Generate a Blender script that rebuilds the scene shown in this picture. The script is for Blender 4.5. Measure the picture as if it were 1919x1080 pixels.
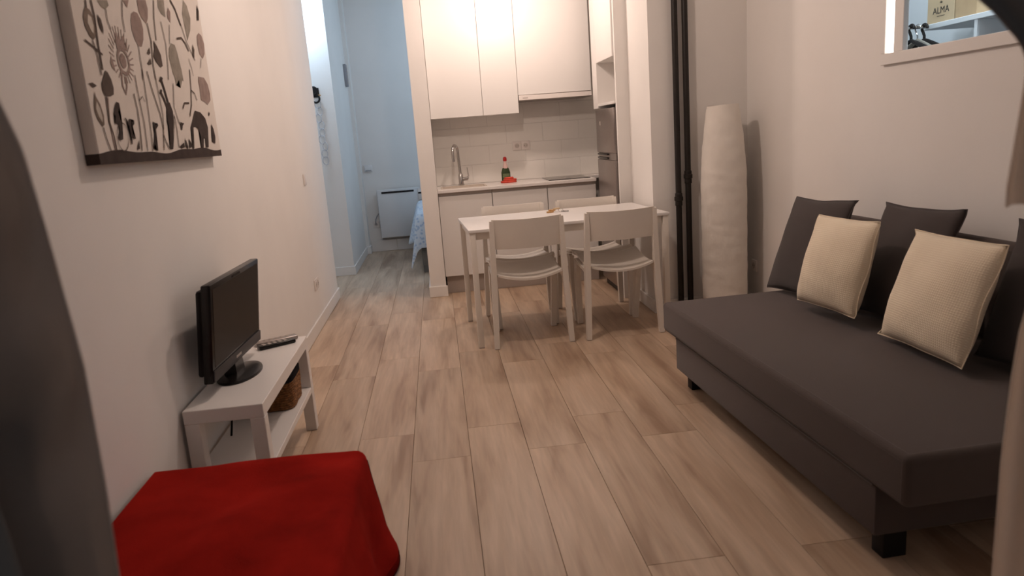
import bpy, bmesh, math, random
from mathutils import Vector, Matrix

random.seed(7)
scene = bpy.context.scene
for o in list(bpy.data.objects):
    bpy.data.objects.remove(o)
COL = scene.collection
R = math.radians
PI = math.pi

# ------------------------------------------------------------------ camera
cam_data = bpy.data.cameras.new('camera')
cam_data.sensor_width = 36.0
cam_data.lens = 36.0 * 1350.56 / 1919.0
cam_data.clip_start = 0.02
cam_data.dof.use_dof = True
cam_data.dof.focus_distance = 4.6
cam_data.dof.aperture_fstop = 3.6
cam = bpy.data.objects.new('camera', cam_data)
COL.objects.link(cam)
PITCH, YAW, ROLL = R(12.0549), R(5.175), R(4.30047)
fwd = Vector((math.sin(YAW)*math.cos(PITCH), math.cos(YAW)*math.cos(PITCH), -math.sin(PITCH)))
r0 = fwd.cross(Vector((0, 0, 1))).normalized()
d0 = fwd.cross(r0)
rgt = math.cos(ROLL)*r0 + math.sin(ROLL)*d0
dwn = -math.sin(ROLL)*r0 + math.cos(ROLL)*d0
rot = Matrix((rgt, -dwn, -fwd)).transposed()
cam.matrix_world = Matrix.Translation((0, 0, 1.3)) @ rot.to_4x4()
scene.camera = cam

# ------------------------------------------------------------------ world and exposure
world = bpy.data.worlds.new('world')
scene.world = world
world.use_nodes = True
bg = world.node_tree.nodes['Background']
bg.inputs[0].default_value = (0.80, 0.88, 1.0, 1)
bg.inputs[1].default_value = 0.075
vs = scene.view_settings
vs.view_transform = 'Standard'
vs.look = 'None'
vs.gamma = 1.0
vs.use_curve_mapping = False
vs.exposure = 0.15

# lamp powers (the lamps themselves are built with their fixtures below)
KITCHEN_W = 24.0
KITCHEN_COL = (1.0, 0.79, 0.68)
LIVING_W = 31.0  # added fill lamp, no known source in the living room
HALL_W = 17.0
HALL_COL = (0.56, 0.77, 1.0)
BED_W = 19.0  # added fill lamp that brightens the bedroom wall
CLOSET_W = 24.0

# ------------------------------------------------------------------ materials
def mat(name, col, rough=0.5, spec=0.5, metal=0.0, var=0.0, scale=8.0, bump=0.0, bscale=60.0,
        trans=0.0, emit=None, estr=0.0, coat=0.0, sheen=0.0, stretch=None, alpha=1.0):
    m = bpy.data.materials.new(name)
    m.use_nodes = True
    nt = m.node_tree
    b = nt.nodes['Principled BSDF']
    b.inputs['Base Color'].default_value = (*col, 1)
    b.inputs['Roughness'].default_value = rough
    b.inputs['Specular IOR Level'].default_value = spec
    b.inputs['Metallic'].default_value = metal
    b.inputs['Transmission Weight'].default_value = trans
    b.inputs['Coat Weight'].default_value = coat
    b.inputs['Sheen Weight'].default_value = sheen
    b.inputs['Alpha'].default_value = alpha
    if emit:
        b.inputs['Emission Color'].default_value = (*emit, 1)
        b.inputs['Emission Strength'].default_value = estr
    tc = nt.nodes.new('ShaderNodeTexCoord')
    vec = tc.outputs['Object']
    if stretch:
        mp = nt.nodes.new('ShaderNodeMapping')
        mp.inputs['Scale'].default_value = stretch
        nt.links.new(vec, mp.inputs[0])
        vec = mp.outputs[0]
    if var > 0:
        n = nt.nodes.new('ShaderNodeTexNoise')
        n.inputs['Scale'].default_value = scale
        n.inputs['Detail'].default_value = 5
        nt.links.new(vec, n.inputs['Vector'])
        mr = nt.nodes.new('ShaderNodeMapRange')
        mr.inputs['From Min'].default_value = 0.3
        mr.inputs['From Max'].default_value = 0.7
        mr.inputs['To Min'].default_value = 1 - var
        mr.inputs['To Max'].default_value = 1 + var
        nt.links.new(n.outputs['Fac'], mr.inputs['Value'])
        mx = nt.nodes.new('ShaderNodeVectorMath')
        mx.operation = 'SCALE'
        mx.inputs[0].default_value = col
        nt.links.new(mr.outputs[0], mx.inputs['Scale'])
        nt.links.new(mx.outputs[0], b.inputs['Base Color'])
    if bump > 0:
        n2 = nt.nodes.new('ShaderNodeTexNoise')
        n2.inputs['Scale'].default_value = bscale
        n2.inputs['Detail'].default_value = 4
        nt.links.new(vec, n2.inputs['Vector'])
        bp = nt.nodes.new('ShaderNodeBump')
        bp.inputs['Strength'].default_value = bump
        bp.inputs['Distance'].default_value = 0.004
        nt.links.new(n2.outputs['Fac'], bp.inputs['Height'])
        nt.links.new(bp.outputs[0], b.inputs['Normal'])
    return m

def weave_mat(name, col, col2, scale, rough=0.95, bump=0.5):
    """woven cloth: two crossed waves give the threads"""
    m = mat(name, col, rough, 0.15, sheen=0.15)
    nt = m.node_tree
    b = nt.nodes['Principled BSDF']
    tc = nt.nodes.new('ShaderNodeTexCoord')
    outs = []
    for d in ('X', 'Z'):
        w = nt.nodes.new('ShaderNodeTexWave')
        w.bands_direction = d
        w.inputs['Scale'].default_value = scale
        w.inputs['Distortion'].default_value = 1.5
        w.inputs['Detail'].default_value = 2
        nt.links.new(tc.outputs['Object'], w.inputs['Vector'])
        outs.append(w.outputs['Fac'])
    mu = nt.nodes.new('ShaderNodeMath')
    mu.operation = 'MULTIPLY'
    nt.links.new(outs[0], mu.inputs[0])
    nt.links.new(outs[1], mu.inputs[1])
    mx = nt.nodes.new('ShaderNodeMix')
    mx.data_type = 'RGBA'
    mx.inputs[6].default_value = (*col2, 1)
    mx.inputs[7].default_value = (*col, 1)
    nt.links.new(mu.outputs[0], mx.inputs[0])
    nt.links.new(mx.outputs[2], b.inputs['Base Color'])
    bp = nt.nodes.new('ShaderNodeBump')
    bp.inputs['Strength'].default_value = bump
    bp.inputs['Distance'].default_value = 0.002
    nt.links.new(mu.outputs[0], bp.inputs['Height'])
    nt.links.new(bp.outputs[0], b.inputs['Normal'])
    return m

def plank_mat():
    m = mat('floor_plank', (0.4, 0.32, 0.25), 0.42, 0.35)
    nt = m.node_tree
    L = nt.links.new
    b = nt.nodes['Principled BSDF']
    tc = nt.nodes.new('ShaderNodeTexCoord')
    oi = nt.nodes.new('ShaderNodeObjectInfo')
    sc = nt.nodes.new('ShaderNodeVectorMath'); sc.operation = 'SCALE'
    sc.inputs[0].default_value = (37.0, 91.0, 13.0)
    L(oi.outputs['Random'], sc.inputs['Scale'])
    ad = nt.nodes.new('ShaderNodeVectorMath'); ad.operation = 'ADD'
    L(tc.outputs['Object'], ad.inputs[0]); L(sc.outputs[0], ad.inputs[1])
    def noise(scale, stretch, det, dist=0.0):
        mp = nt.nodes.new('ShaderNodeMapping'); mp.inputs['Scale'].default_value = stretch
        L(ad.outputs[0], mp.inputs[0])
        n = nt.nodes.new('ShaderNodeTexNoise')
        n.inputs['Scale'].default_value = scale; n.inputs['Detail'].default_value = det
        n.inputs['Distortion'].default_value = dist
        L(mp.outputs[0], n.inputs['Vector'])
        return n.outputs['Fac']
    broad = noise(5.0, (2.3, 0.24, 1), 3, 0.5)
    grain = noise(26.0, (2.2, 0.16, 1), 6, 0.4)
    knots = noise(4.5, (1.3, 0.8, 1), 2, 0.0)
    r1 = nt.nodes.new('ShaderNodeValToRGB')
    e = r1.color_ramp.elements
    e[0].position = 0.30; e[0].color = (0.345, 0.225, 0.148, 1)
    e[1].position = 0.68; e[1].color = (0.60, 0.455, 0.335, 1)
    mid = e.new(0.48); mid.color = (0.50, 0.362, 0.255, 1)
    L(broad, r1.inputs[0])
    mr = nt.nodes.new('ShaderNodeMapRange')
    mr.inputs['From Min'].default_value = 0.3; mr.inputs['From Max'].default_value = 0.7
    mr.inputs['To Min'].default_value = 0.90; mr.inputs['To Max'].default_value = 1.08
    L(grain, mr.inputs['Value'])
    kn = nt.nodes.new('ShaderNodeMapRange')
    kn.inputs['From Min'].default_value = 0.74; kn.inputs['From Max'].default_value = 0.80
    kn.inputs['To Min'].default_value = 1.0; kn.inputs['To Max'].default_value = 0.72
    L(knots, kn.inputs['Value'])
    rn = nt.nodes.new('ShaderNodeMapRange')
    rn.inputs['To Min'].default_value = 0.90; rn.inputs['To Max'].default_value = 1.08
    L(oi.outputs['Random'], rn.inputs['Value'])
    m1 = nt.nodes.new('ShaderNodeMath'); m1.operation = 'MULTIPLY'
    L(mr.outputs[0], m1.inputs[0]); L(kn.outputs[0], m1.inputs[1])
    m2 = nt.nodes.new('ShaderNodeMath'); m2.operation = 'MULTIPLY'
    L(m1.outputs[0], m2.inputs[0]); L(rn.outputs[0], m2.inputs[1])
    vm = nt.nodes.new('ShaderNodeVectorMath'); vm.operation = 'SCALE'
    L(r1.outputs[0], vm.inputs[0]); L(m2.outputs[0], vm.inputs['Scale'])
    L(vm.outputs[0], b.inputs['Base Color'])
    bp = nt.nodes.new('ShaderNodeBump'); bp.inputs['Strength'].default_value = 0.12
    bp.inputs['Distance'].default_value = 0.002
    L(grain, bp.inputs['Height']); L(bp.outputs[0], b.inputs['Normal'])
    return m

def pattern_mat(name, base, mark, scale):
    """pale cloth with a small blue print"""
    m = mat(name, base, 0.9, 0.1)
    nt = m.node_tree
    b = nt.nodes['Principled BSDF']
    tc = nt.nodes.new('ShaderNodeTexCoord')
    v = nt.nodes.new('ShaderNodeTexVoronoi')
    v.inputs['Scale'].default_value = scale
    nt.links.new(tc.outputs['Object'], v.inputs['Vector'])
    r = nt.nodes.new('ShaderNodeValToRGB')
    r.color_ramp.elements[0].position = 0.25; r.color_ramp.elements[0].color = (*mark, 1)
    r.color_ramp.elements[1].position = 0.5; r.color_ramp.elements[1].color = (*base, 1)
    nt.links.new(v.outputs['Distance'], r.inputs[0])
    nt.links.new(r.outputs[0], b.inputs['Base Color'])
    return m

M = dict(
    wall=mat('wall_paint', (0.84, 0.81, 0.78), 0.85, 0.2, var=0.02, scale=2.5, bump=0.08, bscale=120),
    ceil=mat('ceiling_paint', (0.82, 0.80, 0.77), 0.9, 0.1, var=0.015, scale=2),
    base=mat('baseboard_paint', (0.84, 0.81, 0.78), 0.4, 0.4, var=0.015, scale=6),
    plank=plank_mat(),
    grout=mat('floor_joint', (0.15, 0.095, 0.06), 0.9, 0.1, var=0.1, scale=20),
    cab=mat('cabinet_white', (0.81, 0.785, 0.76), 0.38, 1.0, var=0.01, scale=3),
    carcass=mat('cabinet_carcass', (0.72, 0.69, 0.65), 0.5, 0.3, var=0.02, scale=5),
    gap=mat('shadow_groove', (0.10, 0.085, 0.075), 0.6, 0.3, var=0.05, scale=9),
    counter=mat('counter_white', (0.82, 0.78, 0.75), 0.28, 0.45, var=0.02, scale=30),
    sink=mat('sink_composite', (0.66, 0.58, 0.50), 0.35, 0.4, var=0.03, scale=80),
    kick=mat('kickboard_grey', (0.46, 0.40, 0.36), 0.45, 0.4, var=0.03, scale=6),
    tile=mat('wall_tile', (0.88, 0.85, 0.80), 0.14, 0.5, var=0.03, scale=3),
    tilegap=mat('tile_grout', (0.80, 0.76, 0.71), 0.8, 0.2, var=0.03, scale=30),
    steel=mat('brushed_steel', (0.38, 0.335, 0.315), 0.34, 0.5, metal=0.9, var=0.04, scale=20, stretch=(1, 1, 12)),
    steeldark=mat('fridge_side', (0.05, 0.045, 0.045), 0.5, 0.4, var=0.05, scale=10),
    chrome=mat('chrome', (0.55, 0.53, 0.52), 0.16, 0.5, metal=1.0, var=0.01, scale=10),
    hob=mat('black_glass', (0.03, 0.022, 0.02), 0.12, 0.5, var=0.05, scale=10),
    white=mat('white_plastic', (0.84, 0.80, 0.76), 0.40, 0.4, var=0.015, scale=6),
    ivory=mat('chair_plastic', (0.82, 0.76, 0.69), 0.42, 0.4, var=0.02, scale=5),
    tabletop=mat('table_melamine', (0.85, 0.82, 0.80), 0.30, 0.45, var=0.01, scale=4),
    plate=mat('socket_plastic', (0.82, 0.76, 0.72), 0.35, 0.4, var=0.01, scale=10),
    hole=mat('socket_hole', (0.60, 0.54, 0.50), 0.6, 0.3, var=0.05, scale=20),
    black=mat('black_plastic', (0.010, 0.008, 0.008), 0.25, 0.3, var=0.1, scale=10),
    blackmat=mat('black_matt', (0.012, 0.010, 0.010), 0.5, 0.2, var=0.1, scale=10),
    screen=mat('tv_screen', (0.022, 0.016, 0.013), 0.45, 0.15, var=0.03, scale=4),
    pipe=mat('black_pipe_paint', (0.016, 0.012, 0.010), 0.45, 0.35, var=0.15, scale=12),
    sofa=weave_mat('sofa_fabric', (0.125, 0.098, 0.088), (0.085, 0.066, 0.060), 260),
    dark_cushion=weave_mat('dark_cushion_fabric', (0.105, 0.086, 0.081), (0.070, 0.057, 0.055), 300),
    cream=weave_mat('cream_cushion_fabric', (0.90, 0.79, 0.62), (0.84, 0.72, 0.55), 38, bump=0.45),
    red=mat('red_blanket', (0.285, 0.012, 0.008), 1.0, 0.02, var=0.25, scale=5, bump=0.3, bscale=220),
    redhem=mat('blanket_hem', (0.05, 0.006, 0.005), 0.95, 0.1, var=0.1, scale=30),
    ottoman=mat('ottoman_fabric', (0.10, 0.02, 0.018), 0.9, 0.1, var=0.1, scale=20),
    paper=mat('lamp_paper', (0.84, 0.79, 0.73), 0.9, 0.1, var=0.03, scale=12, bump=0.5, bscale=35),
    wicker=mat('wicker', (0.20, 0.088, 0.030), 0.75, 0.3, var=0.5, scale=70),
    wickerdark=mat('basket_liner', (0.012, 0.011, 0.014), 0.9, 0.1, var=0.1, scale=20),
    canvas=mat('canvas_cloth', (0.72, 0.655, 0.60), 0.9, 0.1, var=0.03, scale=9, bump=0.15, bscale=300),
    curt_l=mat('curtain_grey', (0.50, 0.45, 0.41), 0.95, 0.1, var=0.06, scale=9, bump=0.2, bscale=260, sheen=0.2),
    curt_d=mat('curtain_dark', (0.30, 0.265, 0.24), 0.95, 0.1, var=0.08, scale=9, bump=0.2, bscale=260, sheen=0.1),
    curt_b=mat('curtain_beige', (0.80, 0.70, 0.61), 0.95, 0.1, var=0.05, scale=9, bump=0.2, bscale=260, sheen=0.2),
    tieback=mat('tieback_ochre', (0.42, 0.27, 0.09), 0.8, 0.2, var=0.15, scale=40),
    duvet=pattern_mat('duvet_print', (0.62, 0.68, 0.76), (0.36, 0.47, 0.64), 34),
    bedgrey=mat('bed_base_fabric', (0.22, 0.21, 0.20), 0.9, 0.1, var=0.06, scale=20),
    mattress=mat('mattress_cloth', (0.70, 0.72, 0.75), 0.9, 0.1, var=0.02, scale=10),
    heater=mat('heater_enamel', (0.76, 0.75, 0.75), 0.35, 0.4, var=0.01, scale=5),
    cable=mat('cable_grey', (0.30, 0.30, 0.32), 0.5, 0.3, var=0.05, scale=10),
    clear=mat('clear_plastic', (0.80, 0.80, 0.84), 0.25, 0.4, trans=0.4, var=0.01, scale=10),
    kraft=mat('kraft_card', (0.62, 0.46, 0.29), 0.85, 0.2, var=0.05, scale=15),
    kraft2=mat('kraft_card_dark', (0.52, 0.36, 0.21), 0.85, 0.2, var=0.05, scale=15),
    ink=mat('print_ink', (0.06, 0.05, 0.045), 0.8, 0.2, var=0.1, scale=20),
    greyhanger=mat('grey_hanger', (0.30, 0.27, 0.23), 0.7, 0.2, var=0.1, scale=20),
    closet=mat('closet_white', (0.78, 0.80, 0.82), 0.6, 0.3, var=0.015, scale=4),
    bottle=mat('green_soap', (0.035, 0.060, 0.022), 0.25, 0.5, var=0.2, scale=30),
    bottletop=mat('pale_bottle_neck', (0.72, 0.50, 0.46), 0.3, 0.4, var=0.03, scale=20),
    redcap=mat('red_cap', (0.42, 0.012, 0.012), 0.35, 0.4, var=0.05, scale=20),
    sponge=mat('red_cloth', (0.62, 0.085, 0.055), 0.85, 0.2, var=0.12, scale=40),
    wood=mat('key_tag_wood', (0.52, 0.30, 0.12), 0.5, 0.3, var=0.2, scale=60),
    glass=mat('window_glass', (1, 1, 1), 0.02, 0.4, trans=1.0, var=0.0),
    diffuser=mat('lamp_diffuser', (0.9, 0.85, 0.8), 0.5, 0.2, emit=(1.0, 0.80, 0.66), estr=9.0, var=0.01, scale=5),
    diffuser_cool=mat('lamp_diffuser_cool', (0.9, 0.9, 0.9), 0.5, 0.2, emit=(0.75, 0.88, 1.0), estr=6.0, var=0.01, scale=5),
    led=mat('led_strip', (0.9, 0.85, 0.8), 0.5, 0.2, emit=(1.0, 0.86, 0.78), estr=3.0, var=0.01, scale=5),  # emission for the bright strip in the window, not a known lamp
)
for k, c in dict(d=(0.060, 0.045, 0.040), k=(0.105, 0.080, 0.068), k2=(0.20, 0.155, 0.125), m=(0.30, 0.225, 0.20),
                 g=(0.29, 0.255, 0.215), w=(0.58, 0.52, 0.46)).items():
    M['print_' + k] = mat('canvas_print_' + k, c, 0.9, 0.1, var=0.18, scale=28)
M['glass'].node_tree.nodes['Principled BSDF'].inputs['IOR'].default_value = 1.05

for k, w in (('curt_l', 0.6), ('curt_d', 0.3), ('curt_b', 0.65)):
    nt = M[k].node_tree
    b = nt.nodes['Principled BSDF']
    tr = nt.nodes.new('ShaderNodeBsdfTranslucent')
    tr.inputs[0].default_value = b.inputs['Base Color'].default_value
    mxs = nt.nodes.new('ShaderNodeMixShader')
    mxs.inputs[0].default_value = w
    nt.links.new(b.outputs[0], mxs.inputs[1])
    nt.links.new(tr.outputs[0], mxs.inputs[2])
    nt.links.new(mxs.outputs[0], nt.nodes['Material Output'].inputs['Surface'])

# ------------------------------------------------------------------ mesh helpers
class MB:
    """collects shapes in one bmesh; build() links ONE mesh object"""
    def __init__(self):
        self.bm = bmesh.new()
    def box(self, x0, x1, y0, y1, z0, z1, bev=0.0, seg=2, rz=0.0):
        bm = self.bm
        g = bmesh.ops.create_cube(bm, size=1.0)
        vs_ = g['verts']
        c = Vector(((x0+x1)/2, (y0+y1)/2, (z0+z1)/2))
        s = Vector((abs(x1-x0), abs(y1-y0), abs(z1-z0)))
        rm = Matrix.Rotation(rz, 3, 'Z')
        for v in vs_:
            v.co = rm @ Vector((v.co.x*s.x, v.co.y*s.y, v.co.z*s.z)) + c
        if bev > 0:
            ed = list({e for v in vs_ for e in v.link_edges})
            bmesh.ops.bevel(bm, geom=ed, offset=min(bev, min(s)*0.49), segments=seg, profile=0.5, affect='EDGES')
        return self
    def loft(self, rings, closed=True, caps=True):
        bm = self.bm
        rows = [[bm.verts.new(p) for p in r] for r in rings]
        n = len(rows[0])
        for a, b in zip(rows, rows[1:]):
            for i in range(n if closed else n-1):
                j = (i+1) % n
                bm.faces.new((a[i], a[j], b[j], b[i]))
        if caps and closed:
            bm.faces.new(list(reversed(rows[0])))
            bm.faces.new(rows[-1])
        return self
    def lathe(self, prof, c=(0, 0, 0), n=24, caps=True):
        c = Vector(c)
        rings = [[c + Vector((r*math.cos(2*PI*i/n), r*math.sin(2*PI*i/n), z)) for i in range(n)] for r, z in prof]
        return self.loft(rings, True, caps)
    def tube(self, pts, r, n=10, caps=True):
        pts = [Vector(p) for p in pts]
        rr = r if isinstance(r, (list, tuple)) else [r]*len(pts)
        rings = []
        up = None
        for i, p in enumerate(pts):
            a = pts[max(i-1, 0)]; b = pts[min(i+1, len(pts)-1)]
            t = (b-a).normalized()
            if up is None:
                up = Vector((0, 0, 1)) if abs(t.z) < 0.9 else Vector((1, 0, 0))
            u = t.cross(up).normalized()
            up = u.cross(t).normalized()
            rings.append([p + rr[i]*(math.cos(2*PI*k/n)*u + math.sin(2*PI*k/n)*up) for k in range(n)])
        return self.loft(rings, True, caps)
    def bar(self, p0, p1, w0, w1=None, d0=None, d1=None, side=(1, 0, 0)):
        """tapered rectangular bar from p0 to p1; w across 'side', d across the other direction"""
        p0, p1 = Vector(p0), Vector(p1)
        w1 = w0 if w1 is None else w1
        d0 = w0 if d0 is None else d0
        d1 = d0 if d1 is None else d1
        t = (p1-p0).normalized()
        s = Vector(side)
        s = (s - t*s.dot(t)).normalized()
        q = t.cross(s)
        f = lambda p, w, d: [p + s*w/2*a + q*d/2*b for a, b in ((-1, -1), (1, -1), (1, 1), (-1, 1))]
        return self.loft([f(p0, w0, d0), f(p1, w1, d1)])
    def grid(self, fn, nu, nv, thick=None):
        """surface fn(u,v), u,v in 0..1; with thick: fn gives the lower side through fn(u,v,1)"""
        bm = self.bm
        top = [[bm.verts.new(fn(i/nu, j/nv)) for j in range(nv+1)] for i in range(nu+1)]
        for i in range(nu):
            for j in range(nv):
                bm.faces.new((top[i][j], top[i+1][j], top[i+1][j+1], top[i][j+1]))
        if thick:
            bot = [[bm.verts.new(Vector(fn(i/nu, j/nv)) + Vector(thick)) for j in range(nv+1)] for i in range(nu+1)]
            for i in range(nu):
                for j in range(nv):
                    bm.faces.new((bot[i][j+1], bot[i+1][j+1], bot[i+1][j], bot[i][j]))
            for i in range(nu):
                bm.faces.new((top[i][0], bot[i][0], bot[i+1][0], top[i+1][0]))
                bm.faces.new((top[i+1][nv], bot[i+1][nv], bot[i][nv], top[i][nv]))
            for j in range(nv):
                bm.faces.new((top[0][j+1], bot[0][j+1], bot[0][j], top[0][j]))
                bm.faces.new((top[nu][j], bot[nu][j], bot[nu][j+1], top[nu][j+1]))
        return self
    def build(self, name, m, parent=None, smooth=True, angle=35, world=False):
        bm = self.bm
        bmesh.ops.recalc_face_normals(bm, faces=bm.faces[:])
        me = bpy.data.meshes.new(name)
        bm.to_mesh(me)
        bm.free()
        me.materials.append(m)
        if smooth:
            me.shade_smooth()
            me.set_sharp_from_angle(angle=R(angle))
        return link(name, me, parent, world)

def link(name, me, parent=None, world=False):
    o = bpy.data.objects.new(name, me)
    COL.objects.link(o)
    if parent is not None:
        o.parent = parent
        if world:   # mesh written in room coordinates
            w = parent
            mw = Matrix.Identity(4)
            while w is not None:
                mw = w.matrix_basis @ mw
                w = w.parent
            o.matrix_parent_inverse = mw.inverted()
    return o

def tag(o, label, cat, group=None):
    o['label'] = label
    o['category'] = cat
    if group:
        o['group'] = group
    return o

def thing(name, label, cat, loc=(0, 0, 0), rz=0.0, group=None):
    o = bpy.data.objects.new(name, None)
    o.empty_display_size = 0.1
    COL.objects.link(o)
    o.location = loc
    o.rotation_euler = (0, 0, rz)
    o.matrix_basis = Matrix.Translation(loc) @ Matrix.Rotation(rz, 4, 'Z')
    return tag(o, label, cat, group)

def struct(name, mb, m, label=None, cat=None):
    o = mb.build(name, m, smooth=False)
    o['kind'] = 'structure'
    if label:
        o['label'] = label
        o['category'] = cat
    return o

def B(*a, **k):
    return MB().box(*a, **k)

def copy_tree(o, parent=None):
    c = o.copy()
    COL.objects.link(c)
    c.parent = parent
    for ch in list(o.children):
        copy_tree(ch, c)
    return c

# ================================================================== THE SETTING
H = 3.00
XL, XR = -0.96, 2.10
YF = 0.62          # wall with the curtained opening the room is seen through

# floor: joint bed with every plank laid on it
floor = struct('floor', B(-2.2, 3.2, 0.3, 9.06, -0.05, -0.0115), M['grout'], 'pale greige wood-look plank floor of the flat', 'floor')
PW, PL, X0 = 0.2435, 1.2, -0.2135
full = None
for col in range(-9, 10):
    xa = X0 + PW*col
    xb = xa + PW
    off = 2.81 if col % 2 == 0 else 3.105
    k = -2
    while off + k*PL < 9.0:
        ya, yb = off + k*PL, off + (k+1)*PL
        k += 1
        xm, ym = (xa+xb)/2, (ya+yb)/2
        inside = False
        for (rx0, rx1, ry0, ry1) in ((XL, XR, 0.3, 4.78), (XL, 1.44, 4.7, 6.62), (-2.2, -0.1, 6.3, 7.46), (XL, 1.9, 6.7, 8.97)):
            if xb > rx0 and xa < rx1 and yb > ry0 and ya < ry1:
                inside = True
        if not inside:
            continue
        if full is None:
            mb = MB()
            hx, hy, c = PW/2-0.0007, PL/2-0.0006, 0.0008
            mb.loft([[(-hx, -hy, -0.0115), (hx, -hy, -0.0115), (hx, hy, -0.0115), (-hx, hy, -0.0115)],
                     [(-hx, -hy, -c), (hx, -hy, -c), (hx, hy, -c), (-hx, hy, -c)],
                     [(-hx+c, -hy+c, 0), (hx-c, -hy+c, 0), (hx-c, hy-c, 0), (-hx+c, hy-c, 0)]])
            p = mb.build('plank', M['plank'], floor, smooth=False)
            full = p.data
        else:
            p = link('plank', full, floor)
        p.location = (xm, ym, 0)

struct('ceiling', B(-2.3, 3.3, 0.5, 9.1, H, H+0.1), M['ceil'], 'plain white ceiling above the whole flat', 'ceiling')
W = M['wall']
struct('wall_left', B(-1.11, XL, YF, 6.33, 0, H), W, 'long pale wall behind the television and the canvas', 'wall')
# wall with the opening (behind the curtains)
wf = struct('wall_front', B(-1.11, -0.80, YF-0.12, YF, 0, H).box(1.05, 2.2, YF-0.12, YF, 0, H).box(-0.80, 1.05, YF-0.12, YF, 2.35, H),
            W, 'wall around the curtained opening the room is seen through', 'wall')
# right wall with the interior window opening
WY0, WY1, WZ0, WZ1 = 1.95, 3.28, 1.510, 2.35
struct('wall_right', B(XR, XR+0.10, YF, WY0, 0, H).box(XR, XR+0.10, WY1, 4.80, 0, H).box(XR, XR+0.10, WY0, WY1, 0, WZ0)
       .box(XR, XR+0.10, WY0, WY1, WZ1, H), W, 'pale wall behind the grey sofa', 'wall')
struct('wall_pillar', B(1.435, XR+0.10, 4.775, 5.30, 0, H), W, 'projecting wall with two black pipes at the end of the sofa', 'wall')
struct('wall_fridge', B(1.345, XR+0.10, 5.30, 5.335, 0, H), W, 'narrow wall return beside the fridge', 'wall')
struct('wall_kitchen_right', B(1.97, XR+0.10, 5.335, 6.60, 0, H), W, 'wall behind the fridge', 'wall')
struct('wall_kitchen_back', B(-0.012, XR+0.10, 6.60, 6.72, 0, H), W, 'wall behind the kitchen counter', 'wall')
struct('wall_partition', B(-0.143, -0.012, 5.99, 6.72, 0, H), W, 'narrow partition between the hallway and the kitchen', 'wall')
struct('wall_hall_left', B(-2.2, -0.935, 7.44, 8.96, 0, H), W, 'pale hallway wall with black hooks', 'wall')
struct('wall_hall_recess', B(-2.3, -2.2, 6.2, 7.6, 0, H).box(-2.3, -1.11, 6.21, 6.33, 0, H), W, 'walls of the side recess off the hallway', 'wall')
struct('wall_back', B(-1.1, 2.1, 8.96, 9.06, 0, H), W, 'bluish bedroom wall with the heater', 'wall')
struct('wall_bedroom_right', B(2.0, 2.1, 6.72, 8.96, 0, H), W, 'right wall of the bedroom', 'wall')
struct('trim_1', B(-0.935, -0.895, 8.80, 8.96, 0.09, H), W, 'shallow pilaster in the hallway corner', 'trim')

def skirt(name, x0, x1, y0, y1, label):
    mb = MB()
    mb.box(x0, x1, y0, y1, 0, 0.092, bev=0.003, seg=1)
    o = mb.build(name, M['base'], smooth=False)
    o['kind'] = 'structure'
    o['label'] = label
    o['category'] = 'baseboard'
skirt('baseboard_left', XL, XL+0.013, YF, 6.33, 'white baseboard along the left wall')
skirt('baseboard_left_end', -1.11, XL+0.013, 6.33, 6.343, 'white baseboard on the end of the left wall')
skirt('baseboard_hall_front', -2.2, -0.922, 7.427, 7.44, 'white baseboard below the black hooks')
skirt('baseboard_hall_side', -0.935, -0.922, 7.44, 8.80, 'white baseboard along the hallway side')
skirt('baseboard_hall_pilaster', -0.935, -0.880, 8.79, 8.96, 'short white baseboard in the far hallway corner')
skirt('baseboard_partition', -0.156, 0.0, 5.977, 5.99, 'short white baseboard on the kitchen partition')
skirt('baseboard_partition_side', -0.156, -0.143, 5.99, 6.72, 'white baseboard on the hallway side of the partition')
skirt('baseboard_pillar_side', 1.422, 1.435, 4.762, 5.30, 'white baseboard beside the dining table')
skirt('baseboard_pillar_front', 1.435, XR, 4.762, 4.775, 'white baseboard behind the paper lamp')
skirt('baseboard_right', XR-0.013, XR, YF, 4.762, 'white baseboard behind the sofa')
# the bedroom skirting is tiled: tile pieces under the heater
bb = struct('baseboard_back', B(-0.88, 2.0, 8.95, 8.96, 0, 0.14), M['tilegap'], 'tall tiled baseboard under the bedroom heater', 'baseboard')
for i in range(9):
    xa = -0.88 + i*0.31
    B(xa+0.002, min(xa+0.308, 2.0), 8.942, 8.951, 0.0, 0.138, bev=0.002, seg=1).build('tile', M['base'], bb, smooth=False)

# interior window in the right wall: frame, narrow added glowing strip, mullion, pane
ZA, ZB = WZ0+0.022, WZ1-0.03
win = struct('window_1', B(XR-0.018, XR+0.02, WY0-0.03, WY1, WZ0-0.028, ZA, bev=0.002, seg=1), M['wall'],
             'interior window with painted frame high above the sofa', 'window')
B(XR-0.018, XR+0.02, WY1-0.030, WY1, ZA+0.0005, WZ1+0.03, bev=0.002, seg=1).build('frame', M['wall'], win, smooth=False)
B(XR-0.018, XR+0.02, WY0-0.03, WY0+0.03, ZA+0.0005, WZ1+0.03, bev=0.002, seg=1).build('frame', M['wall'], win, smooth=False)
B(XR-0.018, XR+0.02, WY0+0.0305, WY1-0.0305, ZB, WZ1+0.03, bev=0.002, seg=1).build('frame', M['wall'], win, smooth=False)
B(XR-0.014, XR+0.012, WY1-0.155, WY1-0.090, ZA+0.0005, ZB-0.0005, bev=0.002, seg=1).build('mullion', M['wall'], win, smooth=False)
B(XR+0.001, XR+0.006, WY0+0.031, WY1-0.156, ZA+0.001, ZB-0.001).build('pane', M['glass'], win, smooth=False)
B(XR+0.002, XR+0.010, WY1-0.089, WY1-0.031, ZA+0.001, ZB-0.001).build('light_strip', M['led'], win, smooth=False)  # made-up emissive bar standing in for a bright streak beside the pane

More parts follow.
